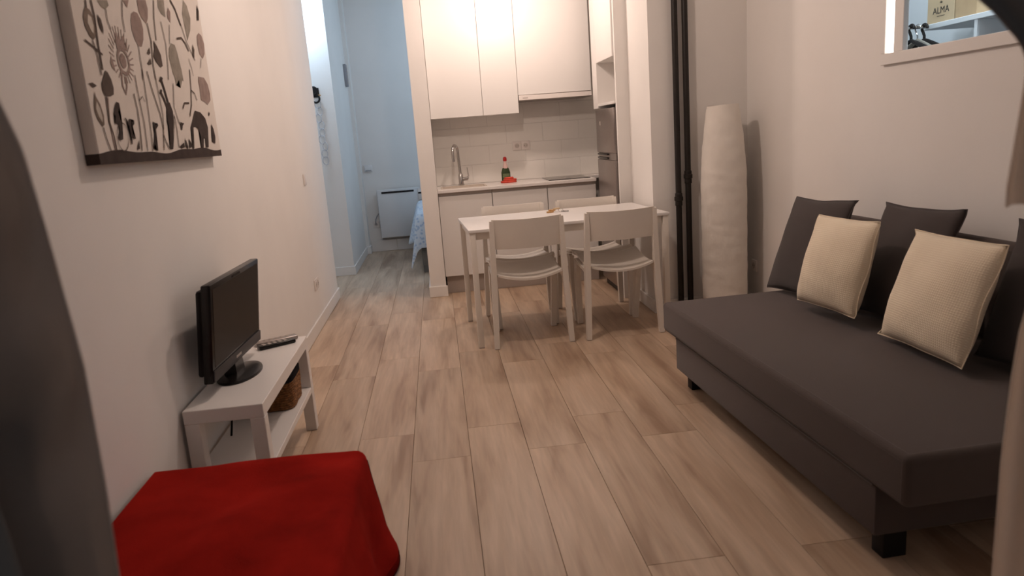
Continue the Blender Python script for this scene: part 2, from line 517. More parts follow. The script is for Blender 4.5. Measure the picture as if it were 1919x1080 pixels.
# closet room seen through that window
CL = M['closet']
struct('wall_closet', B(3.12, 3.2, 1.6, 5.0, 0, H).box(XR+0.10, 3.12, 4.9, 5.0, 0, H).box(XR+0.10, 3.12, 1.6, 1.7, 0, H), CL,
       'white closet walls behind the interior window', 'wall')

# ================================================================== LAMPS OF THE ROOM AND ADDED FILL LAMPS
def lamp_light(name, kind, loc, power, col, size, parent):
    d = bpy.data.lights.new(name, kind)
    d.energy = power
    d.color = col
    if kind == 'AREA':
        d.shape = 'DISK'
        d.size = size
    else:
        d.shadow_soft_size = size
    o = bpy.data.objects.new(name, d)
    COL.objects.link(o)
    o.parent = parent
    o.location = loc
    return o

def ceiling_lamp(name, label, loc, rad, diff, power, col):
    t = thing(name, label, 'lamp', loc)
    if loc[2] < H:
        MB().tube([(0, 0, 0), (0, 0, H-loc[2])], 0.012, 12).build('stem', M['white'], t)
    MB().lathe([(rad*0.9, 0.0), (rad, -0.006), (rad, -0.030), (rad*0.93, -0.034)], n=32).build('rim', M['white'], t)
    MB().lathe([(rad*0.92, -0.030), (rad*0.92, -0.040), (rad*0.80, -0.056), (rad*0.4, -0.066), (0.002, -0.068)], n=32).build('diffuser', diff, t)
    lamp_light(name + '_bulb', 'POINT', (0, 0, -0.125), power, col, 0.05, t)
    return t
ceiling_lamp('ceiling_lamp', 'round ceiling lamp in front of the kitchen wall cabinets', (0.60, 5.58, 2.575), 0.13, M['diffuser'], KITCHEN_W, KITCHEN_COL)
ceiling_lamp('ceiling_lamp', 'small round ceiling lamp over the living room floor', (0.18, 3.60, 2.75), 0.16, M['diffuser'], LIVING_W, KITCHEN_COL)  # unseen fill, added to lift the walls, floor and chair backs
ceiling_lamp('ceiling_lamp', 'round cool white ceiling lamp in the hallway recess', (-1.22, 7.12, 2.75), 0.11, M['diffuser_cool'], HALL_W, HALL_COL)
ceiling_lamp('ceiling_lamp', 'round cool white ceiling lamp in the bedroom', (0.7, 8.0, 2.75), 0.12, M['diffuser_cool'], BED_W, HALL_COL)  # unseen fill, added because the back wall came out too dim
ceiling_lamp('ceiling_lamp', 'round cool white ceiling lamp in the closet', (2.62, 3.35, 2.75), 0.11, M['diffuser_cool'], CLOSET_W, (0.72, 0.88, 1.0))

# ================================================================== KITCHEN
CT = 0.885
def base_unit(x0, x1, label, top=None):
    t = thing('base_cabinet', label, 'cabinet', ((x0+x1)/2, 6.3, 0), group='base cabinets under the counter')
    B(x0+0.001, x1-0.001, 6.065, 6.595, 0.15, top or CT-0.026).build('body', M['carcass'], t, smooth=False, world=True)
    B(x0+0.003, x1-0.003, 6.042, 6.0645, 0.155, 0.832, bev=0.002, seg=1).build('door', M['cab'], t, smooth=False, world=True)
    B(x0+0.001, x1-0.001, 6.052, 6.0648, 0.836, CT-0.026).build('grip_groove', M['kick'], t, smooth=False, world=True)
base_unit(-0.011, 0.440, 'white base cabinet below the sink', 0.72)
base_unit(0.440, 0.908, 'white middle base cabinet between sink and hob')
base_unit(0.908, 1.326, 'white base cabinet below the hob beside the fridge')
tag(B(0.0, 1.326, 6.098, 6.112, 0.0, 0.150, bev=0.001, seg=1).build('kickboard', M['kick'], smooth=False), 'grey kickboard under the white base cabinets', 'kickboard')

# worktop with a hole for the sink
SX0, SX1, SY0, SY1 = 0.03, 0.40, 6.12, 6.40
mb = MB()
zt, zb = CT, CT-0.025
mb.box(-0.011, 1.326, 6.022, SY0, zb, zt, bev=0.002, seg=1)
mb.box(-0.011, 1.96, SY1, 6.590, zb, zt)
mb.box(-0.011, SX0, SY0, SY1, zb, zt).box(SX1, 1.326, SY0, SY1, zb, zt)
wt = mb.build('worktop', M['counter'], smooth=False)
tag(wt, 'white kitchen worktop running from the partition to the fridge', 'worktop')
tag(B(-0.010, -0.004, 6.03, 6.06, CT+0.001, CT+0.012, bev=0.002).build('corner_cap', M['white'], smooth=False),
    'tiny white cap at the left end of the worktop', 'cap')

sk = thing('kitchen_sink', 'beige composite sink set into the worktop', 'sink', (0.215, 6.26, CT-0.15))
mb = MB()
a0, a1, b0, b1 = SX0+0.001, SX1-0.001, SY0+0.001, SY1-0.001
q = 0.02
rect = lambda x0, x1, y0, y1, z: [(x0, y0, z), (x1, y0, z), (x1, y1, z), (x0, y1, z)]
mb.loft([rect(a0-0.012, a1+0.012, b0-0.012, b1+0.012, CT+0.0008), rect(a0-0.011, a1+0.011, b0-0.011, b1+0.011, CT+0.004), rect(a0+0.006, a1-0.006, b0+0.006, b1-0.006, CT+0.004),
         rect(a0+q, a1-q, b0+q, b1-q, CT-0.14)], True, False)
mb.bm.faces.new([mb.bm.verts.new(p) for p in rect(a0+q, a1-q, b0+q, b1-q, CT-0.14)])
mb.build('basin', M['sink'], sk, smooth=False, world=True)
MB().lathe([(0.03, 0), (0.03, 0.003), (0.012, 0.004)], (0.215, 6.26, CT-0.1395), 16).build('drain', M['chrome'], sk, world=True)

fx, fy = 0.205, 6.455
fc = thing('kitchen_tap', 'tall chrome gooseneck tap behind the sink', 'tap', (fx, fy, CT))
MB().lathe([(0.027, 0), (0.027, 0.012), (0.022, 0.018), (0.021, 0.095), (0.014, 0.105)], n=20).build('base', M['chrome'], fc)
pts = [(0, 0, 0.09), (-0.004, 0, 0.18), (-0.008, -0.002, 0.27)]
for i in range(0, 11):
    a = PI*i/10
    pts.append((-0.032+0.024*math.cos(a), -0.05+0.05*math.cos(a)-0.002, 0.29+0.062*math.sin(a)))
pts += [(-0.056, -0.104, 0.255), (-0.054, -0.104, 0.215)]
MB().tube(pts, [0.012]*(len(pts)-2)+[0.013, 0.013], 12).build('spout', M['chrome'], fc)
MB().tube([(0.015, 0, 0.055), (0.062, -0.006, 0.058)], 0.017, 14).build('mixer_body', M['chrome'], fc)
MB().tube([(0.060, -0.006, 0.058), (0.068, -0.010, 0.085), (0.062, -0.014, 0.155)], [0.010, 0.007, 0.004], 10).build('lever', M['chrome'], fc)

sb = thing('soap_bottle', 'green dish soap bottle with a red cap', 'bottle', (0.605, 6.44, CT))
mb = MB()
rings = []
for w, d, z in ((0.034, 0.024, 0.0), (0.040, 0.028, 0.006), (0.040, 0.028, 0.085), (0.034, 0.026, 0.105), (0.026, 0.022, 0.125)):
    rings.append([(w*math.cos(2*PI*i/20), d*math.sin(2*PI*i/20), z) for i in range(20)])
mb.loft(rings).build('body', M['bottle'], sb)
MB().lathe([(0.024, 0.120), (0.020, 0.145), (0.013, 0.165), (0.012, 0.185)], n=18).build('neck', M['bottletop'], sb)
MB().lathe([(0.014, 0.183), (0.017, 0.19), (0.016, 0.208), (0.010, 0.219), (0.004, 0.222)], n=18).build('cap', M['redcap'], sb)
B(-0.030, 0.030, -0.0292, -0.0262, 0.020, 0.075, bev=0.001).build('label', mat('soap_label', (0.16, 0.20, 0.10), 0.5, 0.3, var=0.35, scale=70), sb)
cl = thing('sponge_dish', 'stack of red kitchen cloths beside the soap bottle', 'cloth', (0.615, 6.335, CT))
mb = MB()
for (w, d, z0, z1, ox) in ((0.070, 0.045, 0.0, 0.018, 0.0), (0.060, 0.040, 0.018, 0.032, 0.012), (0.042, 0.034, 0.032, 0.047, 0.004)):
    mb = MB()
    rg = []
    for t_, z in ((0.93, z0), (1.0, (z0*2+z1)/3), (1.0, (z0+2*z1)/3), (0.9, z1)):
        rg.append([(ox+t_*w*math.copysign(abs(math.cos(2*PI*i/24))**0.6, math.cos(2*PI*i/24)), t_*d*math.copysign(abs(math.sin(2*PI*i/24))**0.6, math.sin(2*PI*i/24)), z) for i in range(24)])
    mb.loft(rg).build('cloth_fold', M['sponge'], cl)

hb = thing('hob', 'black glass hob set on the worktop', 'hob', (1.1, 6.34, CT))
B(0.94, 1.30, 6.13, 6.56, CT+0.0005, CT+0.006, bev=0.002, seg=1).build('glass_plate', M['hob'], hb, smooth=False, world=True)
for (cx_, cy_, r_) in ((1.03, 6.24, 0.07), (1.20, 6.26, 0.09), (1.04, 6.45, 0.09), (1.21, 6.46, 0.07)):
    MB().lathe([(r_, 0), (r_, 0.0006), (r_-0.004, 0.0006), (r_-0.004, 0)], (cx_, cy_, CT+0.006), 28, caps=False).build('ring_mark', M['kick'], hb, world=True)

# backsplash tiles
bs = tag(B(-0.011, 1.965, 6.5935, 6.5995, CT, 1.64).build('backsplash', M['tilegap'], smooth=False), 'glossy greige tiled backsplash behind the worktop', 'backsplash')
tw, th = 0.33, 0.165
r = 0
z = CT+0.002
while z < 1.63:
    z1 = min(z+th-0.001, 1.638)
    xx = -0.011 - (tw/2 if r % 2 else 0)
    while xx < 1.96:
        xa, xb = max(xx, -0.010)+0.0005, min(xx+tw, 1.964)-0.0005
        if xb-xa > 0.02:
            t_ = B(xa, xb, 6.5885, 6.594, z, z1, bev=0.0008, seg=1).build('tile', M['tile'], bs, smooth=False)
        xx += tw
    z += th
    r += 1

# double socket on the backsplash
def socket(name, label, c, axis, n=1, s=0.078, group=None, face='y-'):
    """plate in the plane given by axis; c is the centre on the wall surface"""
    t = thing(name, label, 'socket', c, {'y-': 0, 'x+': PI/2, 'x-': -PI/2}[axis], group)
    for i in range(n):
        ox = (i-(n-1)/2)*s
        pl = B(ox-s/2, ox+s/2, -0.010, 0, -s/2, s/2, bev=0.003).build('plate', M['plate'], t)
        mb = MB()
        mb.loft([[(ox+0.021*math.cos(2*PI*k/20), yy, 0.021*math.sin(2*PI*k/20)) for k in range(20)] for yy in (-0.0095, -0.0112)])
        mb.build('well', M['hole'], pl)
        for e in (-0.0095, 0.0095):
            mb = MB()
            mb.loft([[(ox+e+0.003*math.cos(2*PI*k/8), yy, 0.003*math.sin(2*PI*k/8)) for k in range(8)] for yy in (-0.011, -0.0118)])
            mb.build('pin_hole', M['gap'], pl)
    return t
socket('wall_socket', 'white double socket on the kitchen backsplash', (0.777, 6.5885, 1.19), 'y-', 2)
socket('wall_socket', 'white socket low on the left wall past the television', (XL, 5.32, 0.33), 'x+', 2)
socket('wall_socket', 'small white socket low on the wall beside the paper lamp', (XR, 4.66, 0.300), 'x-', 1)
socket('wall_socket', 'white socket on the bedroom wall with the heater cable', (-0.80, 8.96, 0.335), 'y-', 1)
sw = thing('light_switch', 'white light switch on the left wall above the socket', 'switch', (XL, 5.40, 1.085), PI/2)
B(-0.04, 0.04, -0.009, 0, -0.04, 0.04, bev=0.003).build('plate', M['plate'], sw)
B(-0.026, 0.026, -0.012, -0.008, -0.026, 0.026, bev=0.002).build('rocker', M['plate'], sw)

# wall cabinets
def wall_unit(x0, x1, z0, label):
    t = thing('wall_cabinet', label, 'cabinet', ((x0+x1)/2, 6.42, z0), group='white wall cabinets above the worktop')
    B(x0+0.001, x1-0.001, 6.270, 6.588, z0+0.002, 2.68).build('body', M['cab'], t, smooth=False, world=True)
    B(x0+0.0015, x1-0.0015, 6.248, 6.2695, z0, 2.68, bev=0.002, seg=1).build('door', M['cab'], t, smooth=False, world=True)
wall_unit(-0.011, 0.434, 1.467, 'wide white wall cabinet above the sink')
wall_unit(0.434, 0.740, 1.467, 'narrow white wall cabinet beside the extractor hood')
wall_unit(0.740, 1.372, 1.612, 'white wall cabinet above the extractor hood')
hd = thing('extractor_hood', 'slim steel extractor hood under the wall cabinet', 'hood', (1.05, 6.42, 1.562))
B(0.742, 1.370, 6.235, 6.586, 1.566, 1.609, bev=0.003).build('body', M['steel'], hd, world=True)
B(0.744, 1.368, 6.231, 6.236, 1.570, 1.606, bev=0.001).build('front_strip', M['plate'], hd, smooth=False, world=True)
B(0.775, 0.82, 6.2295, 6.2312, 1.583, 1.590).build('badge', M['kick'], hd, smooth=False, world=True)

# tall unit over the fridge, with an open niche
tu = thing('fridge_cabinet', 'white tall cabinet over the fridge with an open niche', 'cabinet', (1.65, 5.68, 1.446))
YA, YB = 5.337, 6.020
B(1.332, 1.96, 5.862, YB, 1.447, 2.68, bev=0.001, seg=1).build('side_panel', M['cab'], tu, smooth=False, world=True)
B(1.332, 1.352, YA, 5.861, 1.795, 2.68, bev=0.002, seg=1).build('door', M['cab'], tu, smooth=False, world=True)
B(1.353, 1.96, YA, 5.861, 1.795, 2.68).build('upper_box', M['cab'], tu, smooth=False, world=True)
B(1.334, 1.96, YA, 5.861, 1.462, 1.482, bev=0.001, seg=1).build('niche_floor', M['cab'], tu, smooth=False, world=True)
B(1.62, 1.64, YA, 5.861, 1.483, 1.794).build('niche_back', M['sink'], tu, smooth=False, world=True)
B(1.605, 1.62, 5.63, 5.68, 1.74, 1.765, bev=0.003).build('bracket', M['kick'], tu, world=True)
B(1.612, 1.62, 5.66, 5.675, 1.535, 1.55, bev=0.002).build('screw_cap', M['kick'], tu, world=True)

fr = thing('fridge', 'tall stainless fridge freezer with two doors', 'fridge', (1.64, 5.66, 0))
B(1.375, 1.95, 5.365, 5.95, 0.03, 1.436, bev=0.004).build('body', M['steeldark'], fr, world=True)
for (z0, z1) in ((0.06, 1.045), (1.10, 1.436)):
    B(1.330, 1.373, 5.365, 5.95, z0, z1, bev=0.006).build('door', M['steel'], fr, world=True)
B(1.342, 1.374, 5.370, 5.945, 1.047, 1.098).build('handle_recess', M['steel'], fr, smooth=False, world=True)
for z0 in (1.052, 1.080):
    B(1.328, 1.345, 5.60, 5.935, z0, z0+0.014, bev=0.004).build('handle', M['black'], fr, world=True)
B(1.36, 1.374, 5.37, 5.945, 0.0, 0.056).build('plinth', M['steeldark'], fr, smooth=False, world=True)
for y_ in (5.40, 5.91):
    B(1.42, 1.46, y_-0.02, y_+0.02, 0.0, 0.03).build('foot', M['steeldark'], fr, smooth=False, world=True)
B(1.3285, 1.3305, 5.80, 5.812, 1.315, 1.345).build('badge', M['plate'], fr, smooth=False, world=True)

# ================================================================== DINING TABLE AND CHAIRS
TR = R(3.0)
c_, s_ = math.cos(TR), math.sin(TR)
tl, tw_ = 1.272, 0.745
tcx = 0.155 + c_*tl/2 - s_*tw_/2
tcy = 4.335 + s_*tl/2 + c_*tw_/2
tb = thing('dining_table', 'white rectangular dining table with four slim square legs', 'table', (tcx, tcy, 0), TR)
TZ = 0.748
B(-tl/2, tl/2, -tw_/2, tw_/2, TZ-0.020, TZ, bev=0.003).build('tabletop', M['tabletop'], tb)
for y0 in (-tw_/2+0.020, tw_/2-0.036):
    B(-tl/2+0.045, tl/2-0.045, y0, y0+0.016, TZ-0.064, TZ-0.0205).build('apron', M['ivory'], tb, smooth=False)
for x0 in (-tl/2+0.020, tl/2-0.036):
    B(x0, x0+0.016, -tw_/2+0.045, tw_/2-0.045, TZ-0.064, TZ-0.0205).build('apron', M['ivory'], tb, smooth=False)
for sx in (-1, 1):
    for sy in (-1, 1):
        x0 = sx*(tl/2-0.0235); y0 = sy*(tw_/2-0.0235)
        lg = MB().box(x0-0.0175, x0+0.0175, y0-0.0175, y0+0.0175, 0.006, TZ-0.0205, bev=0.003).build('leg', M['ivory'], tb)
        B(x0-0.017, x0+0.017, y0-0.017, y0+0.017, 0, 0.006).build('foot_cap', M['kick'], lg, smooth=False)

def make_chair(label):
    t = thing('dining_chair', label, 'chair', group='white dining chairs round the table')
    iv = M['ivory']
    def seat(u, v):
        x = (u-0.5)*2
        y = -0.205 + 0.425*v
        hw = 0.198 + 0.012*v
        z = 0.432 + 0.034*abs(x)**2.0*(1-0.25*v) + 0.052*v - 0.022*math.sin(PI*min(1, v*1.05))
        if v > 0.86:
            z -= 0.9*(v-0.86)**2*1.2
        yb = y - (0.020*(1-x*x) if v < 0.02 else 0.020*(1-x*x)*max(0, 1-v*4))
        return (x*hw, yb, z)
    MB().grid(seat, 18, 18, thick=(0, 0, -0.013)).build('seat', iv, t, angle=50)
    def back(u, v):
        x = (u-0.5)*2
        z = 0.622 + 0.176*v
        zz = z + (0.006*x*x if v > 0.5 else -0.004*(1-x*x))
        return (x*0.212, -0.196 - 0.030*(1-x*x) - 0.020*v, zz)
    MB().grid(back, 18, 6, thick=(0, 0.013, 0)).build('backrest', iv, t, angle=50)
    for s in (-1, 1):
        # rear post: one straight tapered bar from the floor to the backrest
        mb = MB()
        mb.bar((s*0.237, -0.212, 0.004), (s*0.222, -0.190, 0.40), 0.030, 0.034, 0.034, 0.050)
        mb.bar((s*0.222, -0.190, 0.40), (s*0.212, -0.205, 0.796), 0.034, 0.026, 0.050, 0.030)
        bmesh.ops.remove_doubles(mb.bm, verts=mb.bm.verts[:], dist=0.0005)
        p = mb.build('rear_leg', iv, t, angle=40)
        B(s*0.237-0.013, s*0.237+0.013, -0.226, -0.198, 0, 0.004).build('foot_cap', M['kick'], p, smooth=False)
        mb = MB()
        mb.bar((s*0.195, 0.205, 0.004), (s*0.206, 0.165, 0.30), 0.036, 0.036, 0.030, 0.048)
        mb.bar((s*0.206, 0.165, 0.30), (s*0.208, 0.140, 0.452), 0.036, 0.030, 0.048, 0.085)
        p = mb.build('front_leg', iv, t, angle=40)
        B(s*0.195-0.014, s*0.195+0.014, 0.193, 0.217, 0, 0.004).build('foot_cap', M['kick'], p, smooth=False)
        # curved side rail joining rear post and front leg under the seat
        rings = []
        for k in range(9):
            f = k/8
            y = -0.185 + 0.33*f
            zc = 0.438 + 0.020*f - 0.010*math.sin(PI*f)
            hgt = 0.010 + 0.034*abs(2*f-1)**3
            x = s*(0.218 - 0.010*f)
            rings.append([(x-0.011, y, zc-hgt), (x+0.011, y, zc-hgt), (x+0.011, y, zc+0.008), (x-0.011, y, zc+0.008)])
        MB().loft(rings).build('side_rail', iv, t, angle=40)
    return t

chair_spots = [
    (0.503, 4.512, R(1.0), 'white plastic dining chair nearest the television, its back to the viewer'),
    (1.080, 4.512, R(2.0), 'white plastic dining chair nearest the sofa, its back to the viewer'),
    (0.520, 4.962, R(181.5), 'white plastic dining chair behind the table at the sink end'),
    (1.062, 4.985, R(182.0), 'white plastic dining chair behind the table at the fridge end')]
ch0 = None
for (x, y, a, lab) in chair_spots:
    if ch0 is None:
        ch0 = make_chair(lab)
        c = ch0
    else:
        c = copy_tree(ch0)
    c['label'] = lab
    c.location = (x, y, 0)
    c.rotation_euler = (0, 0, a)

# keys on the table
ky = thing('key_ring', 'bunch of keys with wooden tags on the dining table', 'keys', (0.795, 4.93, TZ))
for i, (dx, dy, rz) in enumerate(((-0.045, 0.0, 0.2), (-0.030, 0.016, -0.5), (0.002, 0.012, 0.35))):
    mb = MB()
    mb.loft([[(0.026*math.cos(2*PI*k/20), 0.016*math.sin(2*PI*k/20), z) for k in range(20)] for z in (0.0, 0.001, 0.008, 0.009)])
    p = mb.build('wooden_tag', M['wood'] if i != 2 else M['kraft'], ky)
    p.location = (dx, dy, 0.0005 + 0.009*i)
    p.rotation_euler = (0, 0, rz)
pts = [(0.03+0.016*math.cos(2*PI*k/20), 0.0+0.016*math.sin(2*PI*k/20), 0.012+0.010*math.sin(2*PI*k/20)) for k in range(21)]
MB().tube(pts, 0.0016, 6, caps=False).build('ring', M['chrome'], ky)
for i, a in enumerate((-0.25, 0.12, -0.6)):
    mb = MB()
    mb.loft([[(0.010*math.cos(2*PI*k/14), 0.010*math.sin(2*PI*k/14), z) for k in range(14)] for z in (0, 0.0022)])
    mb.box(0.008, 0.042, -0.0035, 0.0035, 0, 0.0022).box(0.030, 0.034, -0.007, -0.003, 0, 0.0022).box(0.037, 0.041, -0.006, -0.003, 0, 0.0022)
    p = mb.build('key', M['chrome'] if i != 1 else M['blackmat'], ky, smooth=False)
    p.location = (0.042, -0.004, 0.001+0.0025*i)
    p.rotation_euler = (0, 0, a)

# ================================================================== PIPES, PAPER LAMP
for (x, zc, lab) in ((1.600, 0.786, 'left one of the two black vertical wall pipes, collar lower'), (1.668, 0.931, 'right one of the two black vertical wall pipes, collar higher')):
    p = thing('wall_pipe', lab, 'pipe', (x, 4.735, 0), group='black vertical pipes on the projecting wall')
    MB().tube([(0, 0, 0.0), (0, 0, H)], 0.0195, 20).build('tube', M['pipe'], p)
    MB().lathe([(0.0195, -0.045), (0.024, -0.040), (0.024, -0.012), (0.029, -0.008), (0.029, 0.016), (0.024, 0.020), (0.024, 0.038), (0.0195, 0.044)],
               (0, 0, zc), 20).build('collar', M['pipe'], p)
    for zb_ in (0.30, 2.25):
        B(-0.006, 0.006, 0.018, 0.040, zb_-0.008, zb_+0.008).build('wall_bracket', M['pipe'], p, smooth=False)

lp = thing('paper_floor_lamp', 'tall white crinkled paper floor lamp, unlit, in the corner', 'lamp', (1.850, 4.575, 0))
N = 44
rings = []
for j in range(121):
    z = 0.03 + 1.35*j/120
    f = j/120
    rr = 0.145
    if f > 0.62:
        rr -= 0.046*((f-0.62)/0.38)**1.7
    if f < 0.08:
        rr -= 0.012*(1-f/0.08)
    ring = []
    for i in range(N):
        a = 2*PI*i/N
        w = 0.0009*math.sin(j*PI/4.0 + 1.4*math.sin(a*2+j*0.21)) + 0.0010*math.sin(3*a + j*0.33) + 0.0006*math.sin(7*a - j*0.57)
        ring.append(((rr+w)*math.cos(a), (rr+w)*math.sin(a), z + 0.003*math.sin(2*a+j*0.4)))
    rings.append(ring)
MB().loft(rings, True, False).build('paper_shade', M['paper'], lp, angle=60)
MB().lathe([(0.11, 0), (0.11, 0.012), (0.02, 0.02), (0.012, 0.03)], n=28).build('base', M['white'], lp)
MB().tube([(0, 0, 0.02), (0, 0, 1.30)], 0.008, 10).build('stem', M['white'], lp)
for z in (0.045, 1.372):
    rr = 0.128 if z < 1 else 0.096
    MB().tube([(rr*math.cos(2*PI*k/32), rr*math.sin(2*PI*k/32), z) for k in range(33)], 0.002, 6, caps=False).build('wire_ring', M['white'], lp)

# ================================================================== SOFA AND CUSHIONS
SR = R(1.8)
so = thing('sofa', 'dark grey fabric sofa bed without arms', 'sofa', (1.535, 2.535, 0), SR)
SD, SLn = 0.87, 1.83          # depth (x), length (y)
x0, x1, y0, y1 = -SD/2, SD/2+0.083, -SLn/2, SLn/2+0.03
B(x0, x1, y0, y1, 0.262, 0.412, bev=0.022, seg=4).build('seat_mattress', M['sofa'], so, angle=60)
B(x0+0.012, x1, y0+0.14, y1-0.15, 0.105, 0.2615, bev=0.006).build('base', M['sofa'], so)
B(x1-0.07, x1, y0+0.02, y1-0.02, 0.4125, 0.79, bev=0.03, seg=4).build('backrest', M['sofa'], so, angle=60)
MB().tube([(x0+0.010, y0+0.15, 0.2615), (x0+0.010, y1-0.16, 0.2615)], 0.003, 6).build('seam', M['gap'], so)
for (lx, ly) in ((x0+0.07, y0+0.18), (x0+0.07, y1-0.20), (x1-0.12, y0+0.18), (x1-0.12, y1-0.20)):
    B(lx, lx+0.075, ly, ly+0.055, 0, 0.105, bev=0.003).build('leg', M['blackmat'], so)

def pillow(name, label, cat, c, w, h, t, lean, m, group, roll=0.0, yaw=0.0, pinch=0.06, seed=0, sag=0.0, hem=False):
    """stuffed square cushion: two bulged sides sharing a pinched rim"""
    rnd = random.Random(seed)
    ph = [rnd.uniform(0, 6.28) for _ in range(8)]
    n = 26
    bm = bmesh.new()
    def rim(u, v):
        x, y = 2*u-1, 2*v-1
        # edges bow inwards, the corners stay as points
        bx = x*(1 - pinch*(1-y*y)) ; by = y*(1 - pinch*(1-x*x))
        return bx*w/2, by*h/2
    def bulge(u, v):
        x, y = 2*u-1, 2*v-1
        e = max(0.0, (1-x*x))*max(0.0, (1-y*y))
        b = e**0.5
        low = 1 + sag*(-y)*0.5
        wr = 0.09*math.sin(4*x+ph[0]+2*y)*math.sin(3.5*y+ph[1]) + 0.06*math.sin(8*x*y+ph[2]) + 0.07*math.sin(12*y+3*x+ph[3])*abs(y)**1.5 + 0.06*math.sin(13*x+4*y+ph[6])*abs(x)**2
        return t/2*b*(low + wr*e**0.2)
    V = {}
    for sgn in (1, -1):
        for i in range(n+1):
            for j in range(n+1):
                if sgn == -1 and (i in (0, n) or j in (0, n)):
                    V[sgn, i, j] = V[1, i, j]
                    continue
                u, v = i/n, j/n
                a, b_ = rim(u, v)
                edge = 0.012*math.sin(11*u+ph[4])*(1 if j in (0, n) else 0) + 0.010*math.sin(10*v+ph[5])*(1 if i in (0, n) else 0)
                V[sgn, i, j] = bm.verts.new((a, sgn*bulge(u, v)+edge*0.6, b_))
        for i in range(n):
            for j in range(n):
                f = (V[sgn, i, j], V[sgn, i+1, j], V[sgn, i+1, j+1], V[sgn, i, j+1])
                bm.faces.new(f if sgn == 1 else f[::-1])
    bmesh.ops.recalc_face_normals(bm, faces=bm.faces[:])
    me = bpy.data.meshes.new(name); bm.to_mesh(me); bm.free()
    me.materials.append(m); me.shade_smooth()
    o = link(name, me)
    # local x -> along the sofa (towards the viewer), local z -> up the cushion, local y -> out of the back
    vx = Vector((0, -1, 0)); vz = Vector((math.sin(lean), 0, math.cos(lean))); vy = vz.cross(vx)
    rm = Matrix((vx, vy, vz)).transposed().to_4x4()
    o.matrix_world = Matrix.Translation(c) @ Matrix.Rotation(yaw, 4, 'Z') @ rm @ Matrix.Rotation(roll, 4, 'Y')
    tag(o, label, cat, group)
    # piping along the rim
    mb = MB()
    pts = []
    for k in range(n): pts.append((k, 0))
    for k in range(n): pts.append((n, k))
    for k in range(n): pts.append((n-k, n))
    for k in range(n): pts.append((0, n-k))
    pts.append((0, 0))
    P3 = []
    for (i, j) in pts:
        a, b_ = rim(i/n, j/n)
        e_ = 0.012*math.sin(11*i/n+ph[4])*(1 if j in (0, n) else 0) + 0.010*math.sin(10*j/n+ph[5])*(1 if i in (0, n) else 0)
        P3.append((a, e_*0.6, b_))
    mb.tube(P3, 0.0022, 6, caps=False)
    s = mb.build('piping', m, o)
    return o
G1, G2 = 'dark grey back cushions on the sofa', 'cream cushions on the sofa'
pillow('back_cushion', 'dark grey back cushion at the far end of the sofa', 'cushion', (1.757, 3.300, 0.658), 0.490, 0.490, 0.13, R(21), M['dark_cushion'], G1, seed=1, roll=R(-2.3), yaw=R(3))
pillow('back_cushion', 'dark grey back cushion in the middle of the sofa', 'cushion', (1.872, 2.735, 0.662), 0.485, 0.487, 0.12, R(18), M['dark_cushion'], G1, seed=2, roll=R(-1.6))
pillow('back_cushion', 'dark grey back cushion at the near end of the sofa, cut by the frame', 'cushion', (1.882, 1.985, 0.662), 0.50, 0.487, 0.12, R(18), M['dark_cushion'], G1, seed=3, roll=R(-0.5), yaw=R(2))
pillow('throw_cushion', 'cream woven cushion farther from the viewer', 'cushion', (1.672, 2.905, 0.650), 0.416, 0.400, 0.155, R(16.5), M['cream'], G2, seed=4, pinch=0.03, sag=0.35, roll=R(-1), yaw=R(5))
pillow('throw_cushion', 'cream woven cushion nearer the viewer', 'cushion', (1.716, 2.318, 0.636), 0.462, 0.420, 0.155, R(19), M['cream'], G2, seed=5, pinch=0.03, sag=0.35, roll=R(-1), yaw=R(-1.7))

# ================================================================== TV BENCH, TELEVISION, BASKET
bx0, bx1, by0, by1, bz = -0.9465, -0.676, 2.445, 3.335, 0.45
be = thing('tv_bench', 'low white television bench against the left wall', 'bench', ((bx0+bx1)/2, (by0+by1)/2, 0))
B(bx0, bx1, by0, by1, bz-0.050, bz, bev=0.002, seg=1).build('top', M['tabletop'], be, smooth=False, world=True)
for ya in (by0, by1-0.050):
    for xa in (bx0, bx1-0.050):
        B(xa, xa+0.050, ya, ya+0.050, 0, bz-0.0505, bev=0.002, seg=1).build('leg', M['tabletop'], be, smooth=False, world=True)
B(bx0+0.004, bx1-0.001, by0+0.051, by1-0.051, 0.185, 0.213, bev=0.002, seg=1).build('shelf', M['tabletop'], be, smooth=False, world=True)

tv = thing('television', 'black flat screen television on the white bench', 'television', (-0.856, 2.83, bz), R(-2.8))
# local: x out of the screen, y along the screen, tilted a little forward
tilt = R(7)
def tvbox(name, m, x0, x1, y0, y1, z0, z1, bev, parent):
    mb = MB().box(x0, x1, y0, y1, z0, z1, bev=bev)
    for v in mb.bm.verts:
        dz = v.co.z-0.05
        v.co = Vector((v.co.x + dz*math.sin(tilt), v.co.y, 0.05 + dz*math.cos(tilt) - v.co.x*0.0))
    return mb.build(name, m, parent)
case = tvbox('case', M['black'], -0.030, 0.006, -0.275, 0.305, 0.052, 0.415, 0.006, tv)
tvbox('rear_shell', M['blackmat'], -0.055, -0.029, -0.262, 0.290, 0.075, 0.395, 0.012, case)
tvbox('screen', M['screen'], 0.005, 0.0072, -0.255, 0.285, 0.110, 0.395, 0.0, tv)
tvbox('lower_bezel', M['steeldark'], 0.005, 0.011, -0.272, 0.302, 0.057, 0.100, 0.003, tv)
tvbox('logo', M['kick'], 0.0108, 0.0118, -0.03, 0.03, 0.074, 0.084, 0.0, tv)
tvbox('reflection_badge', M['blackmat'], 0.0070, 0.0078, -0.04, 0.05, 0.398, 0.406, 0.0, tv)
MB().bar((-0.012, 0.0, 0.012), (-0.006, 0.0, 0.085), 0.10, 0.085, 0.05, 0.03, side=(0, 1, 0)).build('neck', M['black'], tv)
mb = MB()
